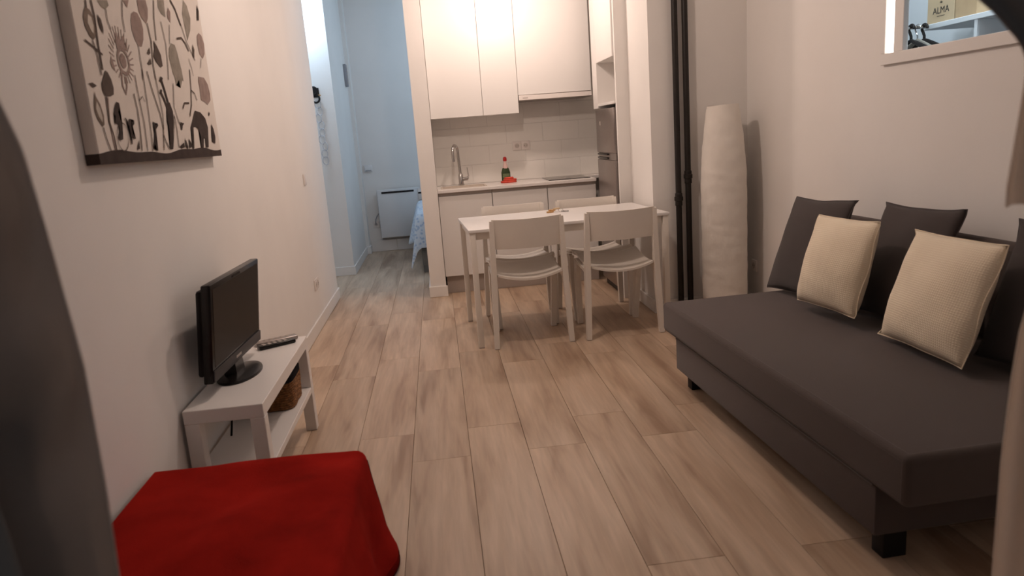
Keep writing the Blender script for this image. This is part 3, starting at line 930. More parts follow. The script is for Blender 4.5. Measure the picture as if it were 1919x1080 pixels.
mb.loft([[(0.008+r1*math.cos(2*PI*k/40), r2*math.sin(2*PI*k/40), z) for k in range(40)] for r1, r2, z in ((0.079, 0.142, 0), (0.080, 0.144, 0.004), (0.078, 0.141, 0.010), (0.055, 0.11, 0.015), (0.02, 0.04, 0.017))])
mb.build('stand', M['black'], tv)

def remote(label, loc, rz, m, mbtn, L=0.165, Wd=0.045, nb=5):
    t = thing('remote_control', label, 'remote', loc, rz, 'remote controls on the television bench')
    B(-L/2, L/2, -Wd/2, Wd/2, 0, 0.018, bev=0.006, seg=3).build('body', m, t)
    for i in range(nb):
        for j in range(3):
            B(-L/2+0.02+i*0.024, -L/2+0.034+i*0.024, -0.014+j*0.011, -0.006+j*0.011, 0.0175, 0.0195, bev=0.001, seg=1).build('button', mbtn, t)
remote('black remote control beside the television', (-0.785, 3.205, bz), R(32), M['black'], M['kick'])
remote('silver remote control behind the black one', (-0.800, 3.270, bz), R(28), M['steel'], M['kick'], 0.19, 0.048, 6)

# basket with woven strands
bk = thing('wicker_basket', 'brown wicker basket with black lining on the bench shelf', 'basket', (-0.812, 3.115, 0.213))
def srect(w, d, n, e=0.35):
    o = []
    for i in range(n):
        a = 2*PI*i/n
        o.append((w*math.copysign(abs(math.cos(a))**e, math.cos(a)), d*math.copysign(abs(math.sin(a))**e, math.sin(a))))
    return o
NB = 48
rows = 11
mb = MB()
mb.loft([[(x*f, y*f, z) for x, y in srect(0.112, 0.118, NB)] for f, z in ((0.93, 0.001), (0.96, 0.06), (0.99, 0.122))])
mb.build('basket_wall', M['wicker'], bk)
for rr_ in range(rows):
    z = 0.008 + 0.0108*rr_
    f = 0.945 + 0.05*rr_/rows
    base_ = srect(0.112, 0.118, NB)
    pts = [(x*f*(1+0.022*math.sin(PI*i+PI*rr_)), y*f*(1+0.022*math.sin(PI*i/1.0+PI*rr_+0.6)), z) for i, (x, y) in enumerate(base_)]
    pts = [(x*(1+0.02*(1 if (i+rr_) % 2 else -1)), y*(1+0.02*(1 if (i+rr_) % 2 else -1)), z) for i, (x, y, z) in enumerate(pts)]
    pts.append(pts[0])
    MB().tube(pts, 0.0056, 6, caps=False).build('strand', M['wicker'], bk)
mb = MB()
mb.loft([[(x*f, y*f, z) for x, y in srect(0.112, 0.118, NB)] for f, z in ((1.0, 0.116), (1.03, 0.124), (1.03, 0.146), (0.92, 0.152), (0.80, 0.138))])
mb.build('lining', M['wickerdark'], bk)

# cable under the bench
tag(MB().tube([(-0.93, 2.86, 0.43), (-0.925, 2.83, 0.33), (-0.90, 2.80, 0.27), (-0.912, 2.77, 0.16), (-0.86, 2.80, 0.06), (-0.82, 2.90, 0.012), (-0.80, 3.05, 0.006), (-0.90, 3.18, 0.006)],
              0.0045, 8).build('power_cable', M['blackmat']), 'black power cable hanging under the television bench', 'cable')

# ================================================================== OTTOMAN UNDER A RED BLANKET
ot = thing('ottoman', 'low ottoman hidden under the red blanket', 'ottoman', (-0.63, 1.58, 0))
B(-0.935, -0.330, 1.02, 2.135, 0.05, 0.350, bev=0.03, seg=3).build('body', M['ottoman'], ot, world=True)
for (x, y) in ((-0.88, 1.08), (-0.40, 1.08), (-0.88, 2.06), (-0.40, 2.06)):
    B(x, x+0.04, y, y+0.04, 0, 0.05).build('foot', M['blackmat'], ot, smooth=False, world=True)

TOPZ = 0.372
def bend(s, flat, r):
    """position across and drop after laying arc length s over a rounded edge"""
    if s <= flat-r:
        return s, 0.0
    a = (s-(flat-r))/r
    if a <= PI/2:
        return flat-r+r*math.sin(a), r*(1-math.cos(a))
    return flat, r + (s-(flat-r)-r*PI/2)
def blanket(u, v):
    """u: from the wall across the top and down the right side; v: from the near end to the hem on the far edge"""
    s = u*1.00
    t = v*1.185
    px, ds = bend(s, 0.632, 0.030)
    py, dt = bend(t, 1.170, 0.03)
    x = -0.940 + px
    y = 1.000 + py
    z = TOPZ - dt
    top = max(0.0, 1-ds/0.06)
    z += top*0.014*math.sin(PI*min(1, s/0.62))*math.sin(PI*min(1, t/1.16))
    rad = math.hypot((s-0.98)*0.8, t-0.50)
    wr = 0.0085*math.sin(rad*24+1.2*math.sin(5*s))*math.exp(-((s-0.44)/0.26)**2)
    wr += 0.0050*math.sin(15*t+8*s+1.0)*math.sin(4*s+0.4) + 0.0030*math.sin(27*s-10*t)
    z += wr*top*min(1, max(0.0, (1.16-t))/0.08 + 0.25)
    if ds > 0:
        f = min(1.0, ds/0.33)
        fold = 0.5+0.5*math.sin(10.5*t+1.1)
        x += 0.070*f**1.2*(0.6+0.4*fold) + 0.010*math.sin(23*t+2)*f + 0.012*max(0, f-0.75)/0.25*math.exp(-((t-1.16)/0.12)**2)
        z -= ds*0.97
        y -= 0.045*f*math.exp(-((t-1.18)/0.25)**2)
        y += 0.010*math.sin(9*f+3*t)*f
    z = max(z, 0.010)
    return (x, y, z)
bl = thing('blanket', 'red fleece blanket draped over a low ottoman', 'blanket', (-0.6, 1.6, 0))
MB().grid(blanket, 70, 84, thick=(0.0, 0.0, -0.006)).build('cloth', M['red'], bl, angle=80, world=True)
hem = [blanket(1.0, j/84) for j in range(85)]
MB().tube(hem, 0.003, 6).build('hem', M['redhem'], bl, world=True)
MB().tube([blanket(i/70, 1.0) for i in range(71)], 0.0035, 6).build('hem', M['redhem'], bl, world=True)

# ================================================================== CANVAS PICTURE
ca = thing('canvas_picture', 'large canvas print of plant and animal silhouettes on the left wall', 'picture', (XL, 2.72, 1.30))
CY0, CY1, CZ0, CZ1, CXF = 2.134, 3.302, 1.300, 2.085, -0.922
B(XL+0.001, CXF, CY0, CY1, CZ0, CZ1, bev=0.003, seg=1).build('stretched_canvas', M['canvas'], ca, smooth=False, world=True)
# printed ground strip that wraps round the edges
def gz(y): return CZ0 + 0.030 + 0.006*math.sin(9*y) + 0.003*math.sin(23*y)
mb = MB()
ring = []
n = 40
front = []
for i in range(n+1):
    y = CY0-0.0006 + (CY1-CY0+0.0012)*i/n
    front.append((y, gz(y)))
rows = [[(XL+0.0015, y, CZ0-0.0006) for y, z in front], [(CXF+0.0006, y, CZ0-0.0006) for y, z in front], [(CXF+0.0006, y, z) for y, z in front]]
bmv = [[mb.bm.verts.new(p) for p in r_] for r_ in rows]
for a, b in zip(bmv, bmv[1:]):
    for i in range(n):
        mb.bm.faces.new((a[i], a[i+1], b[i+1], b[i]))
for y in (CY0-0.0006, CY1+0.0006):
    mb.bm.faces.new([mb.bm.verts.new(p) for p in ((XL+0.0015, y, CZ0-0.0006), (CXF+0.0006, y, CZ0-0.0006), (CXF+0.0006, y, gz(y)), (XL+0.0015, y, gz(y)))])
mb.build('printed_ground', M['print_d'], ca, smooth=False, world=True)
PRINT_FILLS = [
 ('d', [(0.826, 0.18), (0.893, 0.175), (0.943, 0.154), (0.961, 0.117), (0.929, 0.037), (0.894, 0.037), (0.902, 0.075), (0.881, 0.071), (0.864, 0.037), (0.833, 0.037), (0.849, 0.079), (0.835, 0.108), (0.806, 0.118), (0.775, 0.114), (0.759, 0.093), (0.746, 0.034), (0.727, 0.034), (0.744, 0.085), (0.745, 0.114), (0.786, 0.146)]),
 ('d', [(0.526, 0.191), (0.557, 0.199), (0.575, 0.167), (0.566, 0.131), (0.515, 0.035), (0.486, 0.035), (0.509, 0.1), (0.5, 0.129), (0.513, 0.165)]),
 ('d', [(0.491, 0.268), (0.512, 0.284), (0.53, 0.279), (0.51, 0.262)]),
 ('d', [(0.474, 0.223), (0.492, 0.241), (0.502, 0.236), (0.494, 0.223)]),
 ('k', [(0.071, 0.264), (0.085, 0.26), (0.101, 0.241), (0.107, 0.217), (0.099, 0.198), (0.073, 0.191), (0.04, 0.19), (0.029, 0.207), (0.032, 0.225), (0.051, 0.244)]),
 ('k', [(-0.052, 0.219), (-0.025, 0.223), (-0.002, 0.216), (-0.025, 0.209)]),
 ('d', [(0.106, 0.178), (0.124, 0.175), (0.125, 0.161), (0.106, 0.15), (0.11, 0.128), (0.121, 0.115), (0.105, 0.087), (0.107, 0.069), (0.089, 0.066), (0.075, 0.071), (0.097, 0.098), (0.096, 0.112), (0.071, 0.114), (0.084, 0.136), (0.075, 0.143), (0.088, 0.16)]),
 ('d', [(0.176, 0.131), (0.191, 0.13), (0.189, 0.119), (0.212, 0.127), (0.211, 0.117), (0.184, 0.103), (0.185, 0.085), (0.202, 0.072), (0.194, 0.069), (0.178, 0.078), (0.169, 0.054), (0.162, 0.054), (0.165, 0.085), (0.168, 0.107), (0.145, 0.132), (0.152, 0.133), (0.173, 0.117)]),
 ('d', [(0.226, 0.068), (0.22, 0.039), (0.197, 0.037), (0.212, 0.053)]),
 ('d', [(0.366, 0.127), (0.385, 0.123), (0.385, 0.114), (0.405, 0.122), (0.41, 0.115), (0.383, 0.102), (0.368, 0.065), (0.371, 0.032), (0.359, 0.032), (0.355, 0.056), (0.336, 0.037), (0.334, 0.04), (0.362, 0.083), (0.371, 0.111)]),
 ('d', [(0.588, 0.044), (0.64, 0.058), (0.641, 0.04), (0.603, 0.036)]),
 ('d', [(0.658, 0.075), (0.68, 0.043), (0.674, 0.033), (0.652, 0.04)]),
 ('d', [(0.7, 0.073), (0.726, 0.05), (0.721, 0.04), (0.692, 0.036)]),
 ('d', [(0.636, 0.132), (0.655, 0.129), (0.675, 0.128), (0.655, 0.119), (0.641, 0.102), (0.63, 0.105)]),
 ('d', [(1.015, 0.133), (1.035, 0.111), (1.043, 0.079), (1.028, 0.052), (0.989, 0.06), (0.998, 0.095)]),
 ('d', [(1.006, 0.183), (1.015, 0.176), (1.006, 0.166), (0.994, 0.167)]),
 ('m', [(0.943, 0.318), (1.017, 0.32), (1.056, 0.296), (1.068, 0.259), (1.06, 0.231), (1.01, 0.21), (0.977, 0.22), (0.931, 0.225), (0.938, 0.273), (0.933, 0.298)]),
 ('g', [(0.649, 0.34), (0.72, 0.353), (0.75, 0.333), (0.753, 0.285), (0.738, 0.287), (0.708, 0.258), (0.702, 0.288), (0.661, 0.264), (0.659, 0.291), (0.644, 0.31)]),
 ('m', [(0.369, 0.474), (0.398, 0.474), (0.42, 0.455), (0.426, 0.427), (0.413, 0.393), (0.387, 0.367), (0.357, 0.366), (0.336, 0.386), (0.327, 0.413), (0.331, 0.441), (0.346, 0.463)]),
 ('m', [(0.414, 0.517), (0.493, 0.531), (0.5, 0.503), (0.486, 0.471), (0.464, 0.45), (0.431, 0.462), (0.413, 0.483)]),
 ('m', [(1.041, 0.5), (1.074, 0.494), (1.095, 0.463), (1.079, 0.421), (1.043, 0.398), (1.008, 0.413), (0.999, 0.451), (1.01, 0.485)]),
 ('k2', [(0.021, 0.43), (0.043, 0.424), (0.061, 0.407), (0.064, 0.381), (0.05, 0.354), (0.031, 0.342), (0.013, 0.351), (-0.005, 0.373), (-0.007, 0.397), (0.005, 0.418)]),
 ('w', [(0.024, 0.411), (0.043, 0.405), (0.048, 0.383), (0.038, 0.36), (0.025, 0.368), (0.013, 0.385)]),
 ('k', [(0.086, 0.42), (0.105, 0.409), (0.11, 0.387), (0.105, 0.368), (0.09, 0.382), (0.085, 0.396)]),
 ('m', [(0.71, 0.544), (0.728, 0.531), (0.71, 0.49), (0.686, 0.502), (0.69, 0.522)]),
 ('g', [(0.681, 0.415), (0.719, 0.413), (0.734, 0.386), (0.751, 0.318), (0.747, 0.29), (0.675, 0.284), (0.643, 0.318), (0.632, 0.362), (0.646, 0.392)]),
 ('k', [(0.502, 0.402), (0.524, 0.387), (0.55, 0.359), (0.55, 0.322), (0.529, 0.315), (0.497, 0.329), (0.477, 0.348), (0.498, 0.374)]),
 ('k', [(0.422, 0.351), (0.452, 0.373), (0.452, 0.354), (0.436, 0.347)]),
 ('k', [(0.409, 0.317), (0.444, 0.337), (0.447, 0.318), (0.424, 0.313)]),
 ('m', [(0.132, 0.311), (0.14, 0.293), (0.144, 0.267), (0.126, 0.276), (0.117, 0.291)]),
 ('m', [(0.194, 0.389), (0.204, 0.366), (0.217, 0.389), (0.224, 0.366), (0.249, 0.386), (0.248, 0.361), (0.267, 0.366), (0.258, 0.338), (0.233, 0.343), (0.208, 0.346), (0.184, 0.335), (0.182, 0.361)]),
 ('g', [(0.104, 0.462), (0.175, 0.474), (0.181, 0.46), (0.149, 0.442), (0.121, 0.447)]),
 ('g', [(0.611, 0.552), (0.678, 0.564), (0.667, 0.502), (0.625, 0.508), (0.603, 0.526)]),
 ('g', [(0.904, 0.604), (0.939, 0.59), (0.961, 0.545), (0.936, 0.496), (0.88, 0.45), (0.871, 0.497), (0.865, 0.547)]),
 ('d', [(1.071, 0.616), (1.083, 0.593), (1.066, 0.552), (1.044, 0.551)]),
 ('m', [(0.294, 0.495), (0.343, 0.504), (0.32, 0.477)]),
 ('k', [(0.931, 0.443), (0.944, 0.423), (0.925, 0.386), (0.911, 0.399)]),
 ('k2', [(-0.023, 0.2), (-0.021, 0.186), (-0.003, 0.166), (0.007, 0.136), (0.001, 0.11), (-0.012, 0.104), (-0.034, 0.122), (-0.044, 0.144), (-0.04, 0.165)]),
 ('w', [(-0.024, 0.173), (-0.009, 0.153), (-0.005, 0.128), (-0.011, 0.115), (-0.027, 0.132), (-0.035, 0.152)]),
 ('m', [(0.236, 0.309), (0.237, 0.303), (0.236, 0.298), (0.233, 0.292), (0.228, 0.288), (0.223, 0.285), (0.217, 0.283), (0.211, 0.282), (0.205, 0.283), (0.2, 0.286), (0.195, 0.29), (0.192, 0.295), (0.19, 0.3), (0.189, 0.306), (0.191, 0.311), (0.193, 0.317), (0.197, 0.321), (0.203, 0.324), (0.208, 0.326), (0.215, 0.327), (0.221, 0.326), (0.226, 0.323), (0.231, 0.32), (0.234, 0.315)]),
]
PRINT_STROKES = [
 ('k', 0.008, [(0.026, 0.448), (0.023, 0.428)]),
 ('k', 0.009, [(0.061, 0.454), (0.066, 0.413), (0.056, 0.335), (0.055, 0.264)]),
 ('k', 0.008, [(0.045, 0.189), (0.036, 0.118), (0.049, 0.076), (0.05, 0.036)]),
 ('k', 0.006, [(0.025, 0.341), (0.037, 0.303), (0.042, 0.248)]),
 ('k', 0.005, [(-0.01, 0.102), (-0.003, 0.07), (0.013, 0.036)]),
 ('m', 0.006, [(0.057, 0.187), (0.037, 0.108), (0.044, 0.036)]),
 ('k', 0.006, [(-0.024, 0.336), (0.023, 0.323), (0.073, 0.307)]),
 ('k', 0.005, [(0.357, 0.366), (0.353, 0.292), (0.345, 0.259)]),
 ('k', 0.005, [(0.284, 0.269), (0.286, 0.191), (0.293, 0.124), (0.282, 0.032)]),
 ('k', 0.007, [(0.47, 0.454), (0.479, 0.396), (0.46, 0.319), (0.46, 0.268)]),
 ('k', 0.005, [(0.355, 0.293), (0.347, 0.174), (0.337, 0.083), (0.325, 0.031)]),
 ('k', 0.006, [(0.569, 0.544), (0.543, 0.48), (0.529, 0.405)]),
 ('k', 0.005, [(0.607, 0.479), (0.62, 0.405), (0.605, 0.333), (0.587, 0.278)]),
 ('k', 0.004, [(0.692, 0.481), (0.661, 0.41)]),
 ('k', 0.01, [(0.744, 0.576), (0.785, 0.55), (0.824, 0.497)]),
 ('k', 0.005, [(0.826, 0.501), (0.863, 0.438), (0.933, 0.38)]),
 ('k', 0.006, [(0.25, 0.21), (0.257, 0.161), (0.25, 0.097), (0.236, 0.033)]),
 ('k', 0.006, [(0.393, 0.29), (0.413, 0.229), (0.447, 0.156), (0.455, 0.109), (0.428, 0.033)]),
 ('k', 0.005, [(0.46, 0.303), (0.467, 0.216), (0.472, 0.154), (0.456, 0.103)]),
 ('d', 0.014, [(0.514, 0.27), (0.529, 0.236), (0.544, 0.192)]),
 ('d', 0.012, [(0.489, 0.227), (0.507, 0.209), (0.526, 0.181)]),
 ('k', 0.006, [(0.447, 0.084), (0.462, 0.058), (0.483, 0.036)]),
 ('k', 0.005, [(0.629, 0.269), (0.597, 0.184), (0.621, 0.132), (0.644, 0.119)]),
 ('k', 0.005, [(0.586, 0.151), (0.588, 0.105), (0.579, 0.038)]),
 ('k', 0.007, [(0.844, 0.338), (0.824, 0.265), (0.797, 0.2), (0.758, 0.156)]),
 ('k', 0.007, [(0.691, 0.182), (0.717, 0.203), (0.772, 0.206)]),
 ('k', 0.005, [(0.82, 0.258), (0.86, 0.246), (0.876, 0.222)]),
 ('k', 0.008, [(0.751, 0.44), (0.806, 0.449), (0.841, 0.435), (0.87, 0.408)]),
 ('k', 0.004, [(0.855, 0.379), (0.871, 0.346), (0.877, 0.315)]),
 ('k', 0.005, [(0.153, 0.445), (0.149, 0.413), (0.163, 0.39)]),
 ('k', 0.005, [(0.287, 0.494), (0.267, 0.442), (0.267, 0.396)]),
 ('m', 0.009, [(0.186, 0.277), (0.177, 0.227), (0.191, 0.205), (0.209, 0.23), (0.207, 0.257)]),
 ('m', 0.008, [(0.182, 0.277), (0.218, 0.267), (0.247, 0.275), (0.247, 0.283)]),
 ('k', 0.004, [(1.017, 0.396), (0.991, 0.357)]),
 ('k', 0.003, [(0.286, 0.191), (0.315, 0.205), (0.33, 0.188)]),
 ('k', 0.004, [(0.518, 0.042), (0.576, 0.131), (0.584, 0.158)]),
 ('m', 0.012, [(0.255, 0.311), (0.256, 0.302), (0.254, 0.292), (0.249, 0.283), (0.242, 0.276), (0.233, 0.27), (0.223, 0.267), (0.213, 0.267), (0.203, 0.269), (0.193, 0.273), (0.186, 0.279), (0.18, 0.287), (0.177, 0.296), (0.177, 0.305), (0.179, 0.315), (0.183, 0.323), (0.19, 0.33), (0.199, 0.336), (0.209, 0.339), (0.219, 0.34), (0.229, 0.338), (0.238, 0.334), (0.246, 0.328), (0.252, 0.32), (0.255, 0.311)]),
 ('k', 0.003, [(0.152, 0.078), (0.149, 0.067), (0.143, 0.057), (0.135, 0.048), (0.125, 0.041), (0.115, 0.037), (0.104, 0.035), (0.094, 0.036), (0.085, 0.04), (0.077, 0.046), (0.072, 0.054), (0.07, 0.064), (0.07, 0.074), (0.073, 0.085), (0.079, 0.094), (0.086, 0.103), (0.095, 0.11), (0.106, 0.115), (0.116, 0.117), (0.127, 0.116), (0.136, 0.113), (0.144, 0.107), (0.149, 0.099), (0.152, 0.089), (0.152, 0.078)]),
]

def puv(p, dx):
    return Vector((CXF+0.0004+dx, 2.2+p[0], 1.30+p[1]))
lay = {'g': 0.0001, 'm': 0.0006, 'k2': 0.0011, 'w': 0.0018, 'k': 0.0016, 'd': 0.0022}
motif = {'g': 'printed_tulip', 'm': 'printed_flower', 'k2': 'printed_seed_pod', 'w': 'printed_highlight', 'k': 'printed_leaf', 'd': 'printed_animal'}
def fill(k, pts, dx=0.0):
    mb = MB()
    mb.bm.faces.new([mb.bm.verts.new(puv(p, lay[k]+dx)) for p in pts])
    bmesh.ops.triangulate(mb.bm, faces=mb.bm.faces[:])
    mb.build(motif[k], M['print_'+k], ca, smooth=False, world=True)
def stroke(k, w, pts, dx=0.0, name='printed_stem'):
    mb = MB()
    P = [Vector((p[0], p[1])) for p in pts]
    Lr = []
    for i, p in enumerate(P):
        a = P[max(0, i-1)]; b = P[min(len(P)-1, i+1)]
        t = (b-a).normalized()
        nrm = Vector((-t.y, t.x))
        Lr.append((mb.bm.verts.new(puv(p+nrm*w/2, lay[k]+dx)), mb.bm.verts.new(puv(p-nrm*w/2, lay[k]+dx))))
    for a, b in zip(Lr, Lr[1:]):
        mb.bm.faces.new((a[0], a[1], b[1], b[0]))
    mb.build(name, M['print_'+k], ca, smooth=False, world=True)
for i, (k, pts) in enumerate(PRINT_FILLS):
    fill(k, pts, 0.000012*i)
for i, (k, w, pts) in enumerate(PRINT_STROKES):
    stroke(k, w, pts, 0.0000007*i+0.0004*(k != 'd'))
# the stems and heads go on in the upper part of the canvas
rnd = random.Random(11)
def ellp(cu, cv, a, b, th, k):
    pts = []
    for i in range(18):
        q = 2*PI*i/18
        x, y = a*math.cos(q), b*math.sin(q)
        pts.append((cu+x*math.cos(th)-y*math.sin(th), cv+x*math.sin(th)+y*math.cos(th)))
    fill(k, pts, 0.0001)
for i in range(13):
    u = -0.02 + i*0.085
    v0 = 0.46 + 0.015*i
    v1 = min(0.70, v0 + rnd.uniform(0.06, 0.2))
    stroke('k', 0.006, [(u, v0), (u+rnd.uniform(-.02, .02), (v0+v1)/2), (u+rnd.uniform(-.03, .03), v1)])
    ellp(u, v1, rnd.uniform(0.018, 0.034), rnd.uniform(0.035, 0.06), rnd.uniform(-0.2, 0.2), rnd.choice(('m', 'k', 'g', 'k2')))
# rays round the large flower
for i in range(26):
    q = 2*PI*i/26
    cu, cv = PRINT_STROKES[-2][2][0][0]-0.045, PRINT_STROKES[-2][2][0][1]+0.0
    stroke('m', 0.004, [(cu+0.055*math.cos(q), cv+0.052*math.sin(q)), (cu+0.085*math.cos(q), cv+0.085*math.sin(q)+0.01)], name='printed_petal')
# ================================================================== HALLWAY AND BEDROOM
hk = thing('wall_hook', 'black metal wall hooks high on the hallway wall', 'hook', (-1.105, 7.44, 1.80))
B(-0.035, 0.035, -0.006, 0, -0.015, 0.075, bev=0.002).build('plate', M['blackmat'], hk)
for (dx, dz, r_, sg) in ((-0.010, 0.045, 0.036, 1), (0.004, -0.030, 0.036, -1)):
    pts = [(dx-0.030+0.0*k, -0.005-0.04*k/10, dz+0.02) for k in (0,)]
    pts = [(dx + r_*math.cos(2.6-4.4*k/14), -0.045-0.012*math.sin(k/14*PI), dz + r_*math.sin(2.6-4.4*k/14)*sg) for k in range(15)]
    MB().tube(pts, 0.0095, 8).build('hook_arm', M['blackmat'], hk)
MB().tube([(0.0, -0.004, 0.01), (0.0, -0.045, 0.01)], 0.010, 8).build('hook_arm', M['blackmat'], hk)
MB().tube([(0.0, -0.04, 0.005), (0.055, -0.05, 0.0)], 0.006, 8).build('hook_arm', M['wood'], hk)

ho = thing('plastic_chain', 'strand of clear plastic loops hanging below the black hooks', 'chain', (-1.09, 7.40, 1.0))
for k in range(9):
    z = 0.72 - k*0.068
    r1, r2 = 0.030, 0.040
    a0 = 0.7*math.sin(k*1.9)
    pts = [(0.012*math.sin(k*2.3)+0.002*k + r1*math.cos(2*PI*i/18)*math.cos(a0), -0.004+r1*math.cos(2*PI*i/18)*math.sin(a0)*0.6, z+r2*math.sin(2*PI*i/18)) for i in range(19)]
    MB().tube(pts, 0.0045, 6, caps=False).build('loop', M['clear'], ho)

wb = thing('wall_vent', 'small grey wall fixture high in the far hallway corner', 'fixture', (-0.935, 8.62, 2.08))
B(0, 0.030, -0.06, 0.06, -0.12, 0.12, bev=0.004).build('casing', M['cable'], wb)
for k in range(5):
    B(0.030, 0.034, -0.045, 0.045, -0.09+k*0.04, -0.07+k*0.04).build('slat', M['steel'], wb, smooth=False)

ht = thing('panel_heater', 'white electric panel heater on the bedroom wall', 'heater', (-0.49, 8.93, 0.165))
B(-0.745, -0.235, 8.865, 8.925, 0.170, 0.752, bev=0.008, seg=3).build('body', M['heater'], ht, world=True)
B(-0.690, -0.300, 8.860, 8.8655, 0.706, 0.728, bev=0.002).build('air_outlet', M['blackmat'], ht, world=True)
B(-0.255, -0.200, 8.855, 8.925, 0.60, 0.735, bev=0.006).build('control_box', M['plate'], ht, world=True)
B(-0.250, -0.212, 8.851, 8.8555, 0.675, 0.695).build('display', M['blackmat'], ht, smooth=False, world=True)
for x in (-0.62, -0.36):
    B(x-0.015, x+0.015, 8.924, 8.96, 0.30, 0.62).build('wall_bracket', M['kick'], ht, smooth=False, world=True)
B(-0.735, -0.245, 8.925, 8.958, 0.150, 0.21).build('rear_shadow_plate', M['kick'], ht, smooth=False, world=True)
tag(MB().tube([(-0.748, 8.90, 0.47), (-0.775, 8.91, 0.44), (-0.795, 8.915, 0.40), (-0.80, 8.92, 0.36), (-0.80, 8.945, 0.337)], 0.006, 8).build('heater_cable', M['cable']),
    'grey heater cable running down to the bedroom socket', 'cable')
th_ = thing('thermostat', 'small white thermostat on the bedroom wall beside the heater', 'thermostat', (-0.82, 8.96, 1.02))
B(-0.045, 0.045, -0.020, 0, -0.04, 0.04, bev=0.004).build('casing', M['heater'], th_)
B(-0.035, 0.035, -0.0215, -0.0195, -0.032, -0.022).build('display', M['cable'], th_, smooth=False)

bd = thing('bed', 'grey upholstered bed behind the kitchen partition', 'bed', (0.55, 8.0, 0))
B(-0.225, 1.3, 7.20, 8.85, 0.06, 0.30, bev=0.02, seg=3).build('base', M['bedgrey'], bd, world=True)
for (x, y) in ((-0.222, 7.205), (1.24, 7.205), (-0.222, 8.78), (1.24, 8.78)):
    B(x, x+0.05, y, y+0.05, 0, 0.07).build('leg', M['bedgrey'], bd, smooth=False, world=True)
B(-0.215, 1.29, 7.21, 8.84, 0.302, 0.52, bev=0.05, seg=4).build('mattress', M['mattress'], bd, world=True)
def duvet(u, v):
    y = 7.13 + 1.55*v
    s = u*1.9
    d = max(0.0, 0.34 - s)
    x = -0.24 + max(0.0, s-0.34)
    z = 0.56 + 0.035*math.sin(PI*min(1, max(0, s-0.34)/1.0))*math.sin(PI*v) + 0.012*math.sin(9*y+4*x) + 0.10*math.exp(-((v-0.55)/0.35)**2)*math.exp(-(x/0.5)**2)
    if d > 0:
        f = d/0.34
        x -= 0.02*math.sin(min(1, f*4)*PI/2) + (0.10*f)*(0.6+0.4*math.sin(10*y+0.6)) + 0.010*math.sin(25*y)*f
        z -= d*(0.95)*(1.0 + 0.15*math.sin(7.5*y))
    if v < 0.05:
        z -= 0.30*(0.05-v)/0.05*(1-0.4*min(1, d/0.3))
    return (x, y, max(z, 0.03))
dv = thing('duvet', 'blue and white patterned duvet hanging over the bed side', 'duvet', (0.5, 7.9, 0.5))
MB().grid(duvet, 60, 50, thick=(0.012, 0, -0.012)).build('cover', M['duvet'], dv, angle=80, world=True)

# ================================================================== CLOSET BEHIND THE INTERIOR WINDOW
cs = thing('closet_shelf', 'white closet shelf unit seen through the interior window', 'shelf', (2.95, 3.2, 0))
B(2.80, 3.118, 1.72, 4.02, 1.697, 1.724, bev=0.002, seg=1).build('shelf', M['closet'], cs, smooth=False, world=True)
B(2.805, 3.118, 3.600, 3.622, 0, 1.6965).build('upright', M['closet'], cs, smooth=False, world=True)
B(2.805, 3.118, 2.70, 2.722, 0, 1.6965).build('upright', M['closet'], cs, smooth=False, world=True)
MB().tube([(2.685, 3.97, 1.712), (2.799, 3.97, 1.712)], 0.008, 12).build('peg', M['chrome'], cs, world=True)

def text_mesh(body, size):
    cu = bpy.data.curves.new('lettering', 'FONT')
    cu.body = body
    cu.size = size
    cu.align_x = 'CENTER'
    cu.extrude = 0.0004
    o = bpy.data.objects.new('lettering', cu)
    COL.objects.link(o)
    bpy.context.view_layer.update()
    dg = bpy.context.evaluated_depsgraph_get()
    me = bpy.data.meshes.new_from_object(o.evaluated_get(dg))
    bpy.data.objects.remove(o)
    return me
def card_box(label, y0, y1, z1, m):
    t = thing('cardboard_box', label, 'box', (2.90, (y0+y1)/2, 1.724))
    B(2.815, 3.02, y0, y1, 1.7245, z1, bev=0.002, seg=1).build('carton', m, t, smooth=False, world=True)
    B(2.814, 3.02, (y0+y1)/2-0.0015, (y0+y1)/2+0.0015, z1-0.0005, z1+0.001).build('flap_seam', M['kraft2'], t, smooth=False, world=True)
    return t
b1 = card_box('pale cardboard box with dark lettering on the closet shelf', 3.790, 4.005, 1.885, M['kraft'])
card_box('plain brown cardboard box beside the lettered box', 3.625, 3.782, 1.90, M['kraft2'])
me = text_mesh('ALMA', 0.050)
me.materials.clear(); me.materials.append(M['ink'])
tx = link('lettering', me, b1)
tx.matrix_parent_inverse = b1.matrix_basis.inverted()
# lettering on the face towards the window: text x runs towards smaller y, text normal faces -x
tx.matrix_basis = Matrix.Translation((2.8142, 3.893, 1.772)) @ Matrix(((0, 0, -1), (-1, 0, 0), (0, 1, 0))).to_4x4() @ Matrix.Shear('XZ', 3, (0.0, 0.0)).to_4x4()
mb = MB()
for k in range(5):
    a = PI/2 + (k-2)*0.5
    mb.bar((2.8145, 3.893+0.004*math.cos(a), 1.822+0.004*math.sin(a)), (2.8145, 3.893+0.014*math.cos(a), 1.822+0.014*math.sin(a)), 0.003, 0.005, 0.0008)
mb.build('emblem', M['ink'], b1, smooth=False, world=True)
B(2.8143, 2.8150, 3.862, 3.924, 1.757, 1.760).build('small_print', M['ink'], b1, smooth=False, world=True)

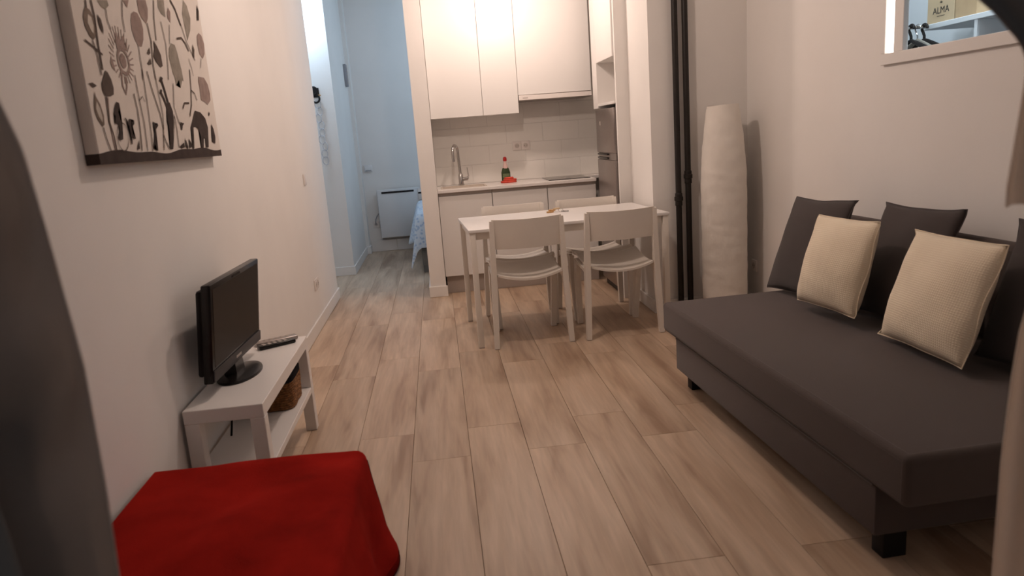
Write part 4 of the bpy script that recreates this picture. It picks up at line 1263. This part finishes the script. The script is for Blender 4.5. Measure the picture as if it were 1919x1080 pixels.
def hanger(label, loc, rz, m, w=0.40):
    t = thing('clothes_hanger', label, 'hanger', loc, rz, 'clothes hangers under the closet shelf')
    hk_ = [(0.022*math.cos(a), 0, 0.022*math.sin(a)) for a in [PI*(1.05 - 1.35*i/12) for i in range(13)]]
    pts = hk_ + [(0.0, 0, -0.040), (0, 0, -0.06)]
    MB().tube(pts, 0.0075 if m is M['blackmat'] else 0.004, 8).build('hook', M['chrome'] if m is not M['blackmat'] else m, t)
    arm = []
    for i in range(21):
        x = -w/2 + w*i/20
        arm.append((x, 0, -0.062 - 0.085*(abs(x)/(w/2))**1.15))
    MB().tube(arm, [0.010+0.008*abs(k/10-1) for k in range(21)], 8).build('arm', m, t)
    MB().tube([(-w/2+0.01, 0, -0.150), (w/2-0.01, 0, -0.150)], 0.005, 8).build('bar', m, t)
    return t
hanger('black clothes hanger nearest the window under the closet shelf', (2.700, 3.97, 1.706), R(90), M['blackmat'], 0.38)
hanger('grey beige clothes hanger between two black ones in the closet', (2.738, 3.97, 1.706), R(90), M['greyhanger'], 0.34)
hanger('black clothes hanger farthest right under the closet shelf', (2.778, 3.97, 1.706), R(90), M['blackmat'], 0.40)

# ================================================================== CURTAINS OF THE OPENING
def curtain_sheet(fn, nu, nv, m, name, parent, th=(0, 0.004, 0)):
    return MB().grid(fn, nu, nv, thick=th).build(name, m, parent, angle=80, world=True)
def lerp_pts(z, pts):
    if z <= pts[0][0]:
        return pts[0][1]
    for (z0, x0), (z1, x1) in zip(pts, pts[1:]):
        if z <= z1:
            f = (z-z0)/(z1-z0)
            return x0+(x1-x0)*f
    return pts[-1][1]
cl_ = thing('curtain', 'grey curtain hanging at the left edge of the view', 'curtain', (-0.7, 0.8, 0))
EDGE_L = [(0.02, -0.440), (0.60, -0.424), (0.83, -0.413), (0.946, -0.407), (1.085, -0.404), (1.23, -0.413), (1.32, -0.420), (1.365, -0.431), (1.6, -0.49), (2.27, -0.60)]
def left_c(u, v):
    z = 0.02 + 2.25*v
    edge = lerp_pts(z, EDGE_L)
    x = edge - 0.40*(1-u)
    d = edge - x
    fade = min(1.0, d/0.03)
    y = 0.80 + fade*(0.024*math.sin(34*d + 0.9*math.sin(2.2*z)) + 0.008*math.sin(61*d+3*z))
    # slanting drag folds where the cloth is gathered to the side
    y += fade*(0.022*math.sin(30*z + 34*d)*math.exp(-((z-1.10)/0.16)**2) + 0.008*math.sin(44*z + 20*d + 1)*math.exp(-((z-1.22)/0.06)**2))
    return (x, y, z)
curtain_sheet(left_c, 90, 150, M['curt_l'], 'drape', cl_)
def left_back(u, v):
    z = 0.02 + 2.2*v
    edge = lerp_pts(z, [(0.0, -0.47), (0.80, -0.455), (1.0, -0.462), (1.2, -0.50), (1.35, -0.56), (2.3, -0.72)])
    x = edge - 0.30*(1-u)
    y = 0.865 + 0.016*math.sin(27*x+1.0+z)
    return (x, y, z)
curtain_sheet(left_back, 40, 60, M['curt_l'], 'inner_fold', cl_)  # extra layer added behind the drape to cut the light coming through
def left_c2(u, v):
    z = 0.02 + 2.25*v
    edge = lerp_pts(z, [(0.0, -0.462), (0.80, -0.475), (0.95, -0.487), (1.05, -0.50), (2.3, -0.62)])
    x = edge - 0.30*(1-u)
    y = 0.738 + 0.012*math.sin(28*x+1.0) + 0.006*math.sin(15*z)
    return (x, y, z)
curtain_sheet(left_c2, 50, 70, M['curt_l'], 'lining_drape', cl_)
B(-1.02, -0.60, 0.785, 0.805, 2.27, 2.285).build('heading_tape', M['curt_l'], cl_, smooth=False, world=True)

cr = thing('curtain', 'dark curtain swag tied back at the upper right edge of the view', 'curtain', (0.8, 0.8, 1.2))
IN_R = [(1.335, 0.692), (1.36, 0.679), (1.378, 0.661), (1.393, 0.646), (1.408, 0.627), (1.45, 0.585), (1.6, 0.50), (1.9, 0.42), (2.27, 0.38)]
def swag(u, v):
    z = 1.335 + 0.92*v
    inner = lerp_pts(z, IN_R)
    outer = 0.80 + 0.20*v**0.5
    x = inner + (outer-inner)*u
    k = min(1, u*10)
    y = 0.80 + k*((0.006 + 0.014*v)*math.sin(30*u+3*v) + 0.008*math.sin(46*u*(0.5+v)+1))
    return (x, y, z)
curtain_sheet(swag, 60, 90, M['curt_d'], 'swag', cr)
def tail(u, v):
    z = 1.320 - 0.150*v + 0.003*math.sin(18*u)
    inner = 0.690 - 0.014*min(1, v*1.2)
    outer = 0.790 + 0.07*v
    x = inner + (outer-inner)*u
    y = 0.80 + min(1, u*8)*(0.005+0.010*v)*math.sin(34*u+1.0)
    return (x, y, z)
curtain_sheet(tail, 40, 24, M['curt_b'], 'tail', cr)
mb = MB()
mb.loft([[(0.748+r1*math.cos(2*PI*k/28), 0.797+r2*math.sin(2*PI*k/28), z) for k in range(28)] for r1, r2, z in ((0.054, 0.020, 1.300), (0.060, 0.026, 1.312), (0.060, 0.026, 1.335), (0.054, 0.020, 1.347))])
mb.build('tieback_band', M['tieback'], cr, angle=60, world=True)
B(0.40, 1.02, 0.79, 0.81, 2.256, 2.275).build('heading_tape', M['curt_d'], cr, smooth=False, world=True)

cb = thing('curtain', 'beige curtain at the lower right edge of the view beside the sofa', 'curtain', (0.8, 0.885, 0))
def lowc(u, v):
    z = 0.015 + 2.25*v
    edge = lerp_pts(z, [(0.0, 0.772), (0.604, 0.767), (0.793, 0.768), (0.921, 0.775), (0.998, 0.783), (1.12, 0.83), (2.3, 0.86)])
    x = edge + 0.24*u
    y = 0.885 + min(1, u*8)*(0.018*math.sin(26*u+1.2*math.sin(2*z)) + 0.005*math.sin(50*u+4*z))
    return (x, y, z)
curtain_sheet(lowc, 60, 70, M['curt_b'], 'drape', cb)
B(0.86, 1.09, 0.875, 0.895, 2.268, 2.282).build('heading_tape', M['curt_b'], cb, smooth=False, world=True)
rod = thing('curtain_rod', 'dark curtain rod above the opening', 'curtain rod', (0.1, 0.795, 2.305))
MB().tube([(-1.05, 0, 0), (1.0, 0, 0)], 0.012, 12).build('rod', M['pipe'], rod)
for x in (-0.98, 0.95):
    B(x-0.01, x+0.01, -0.174, 0.0, -0.01, 0.01).build('bracket', M['pipe'], rod, smooth=False)
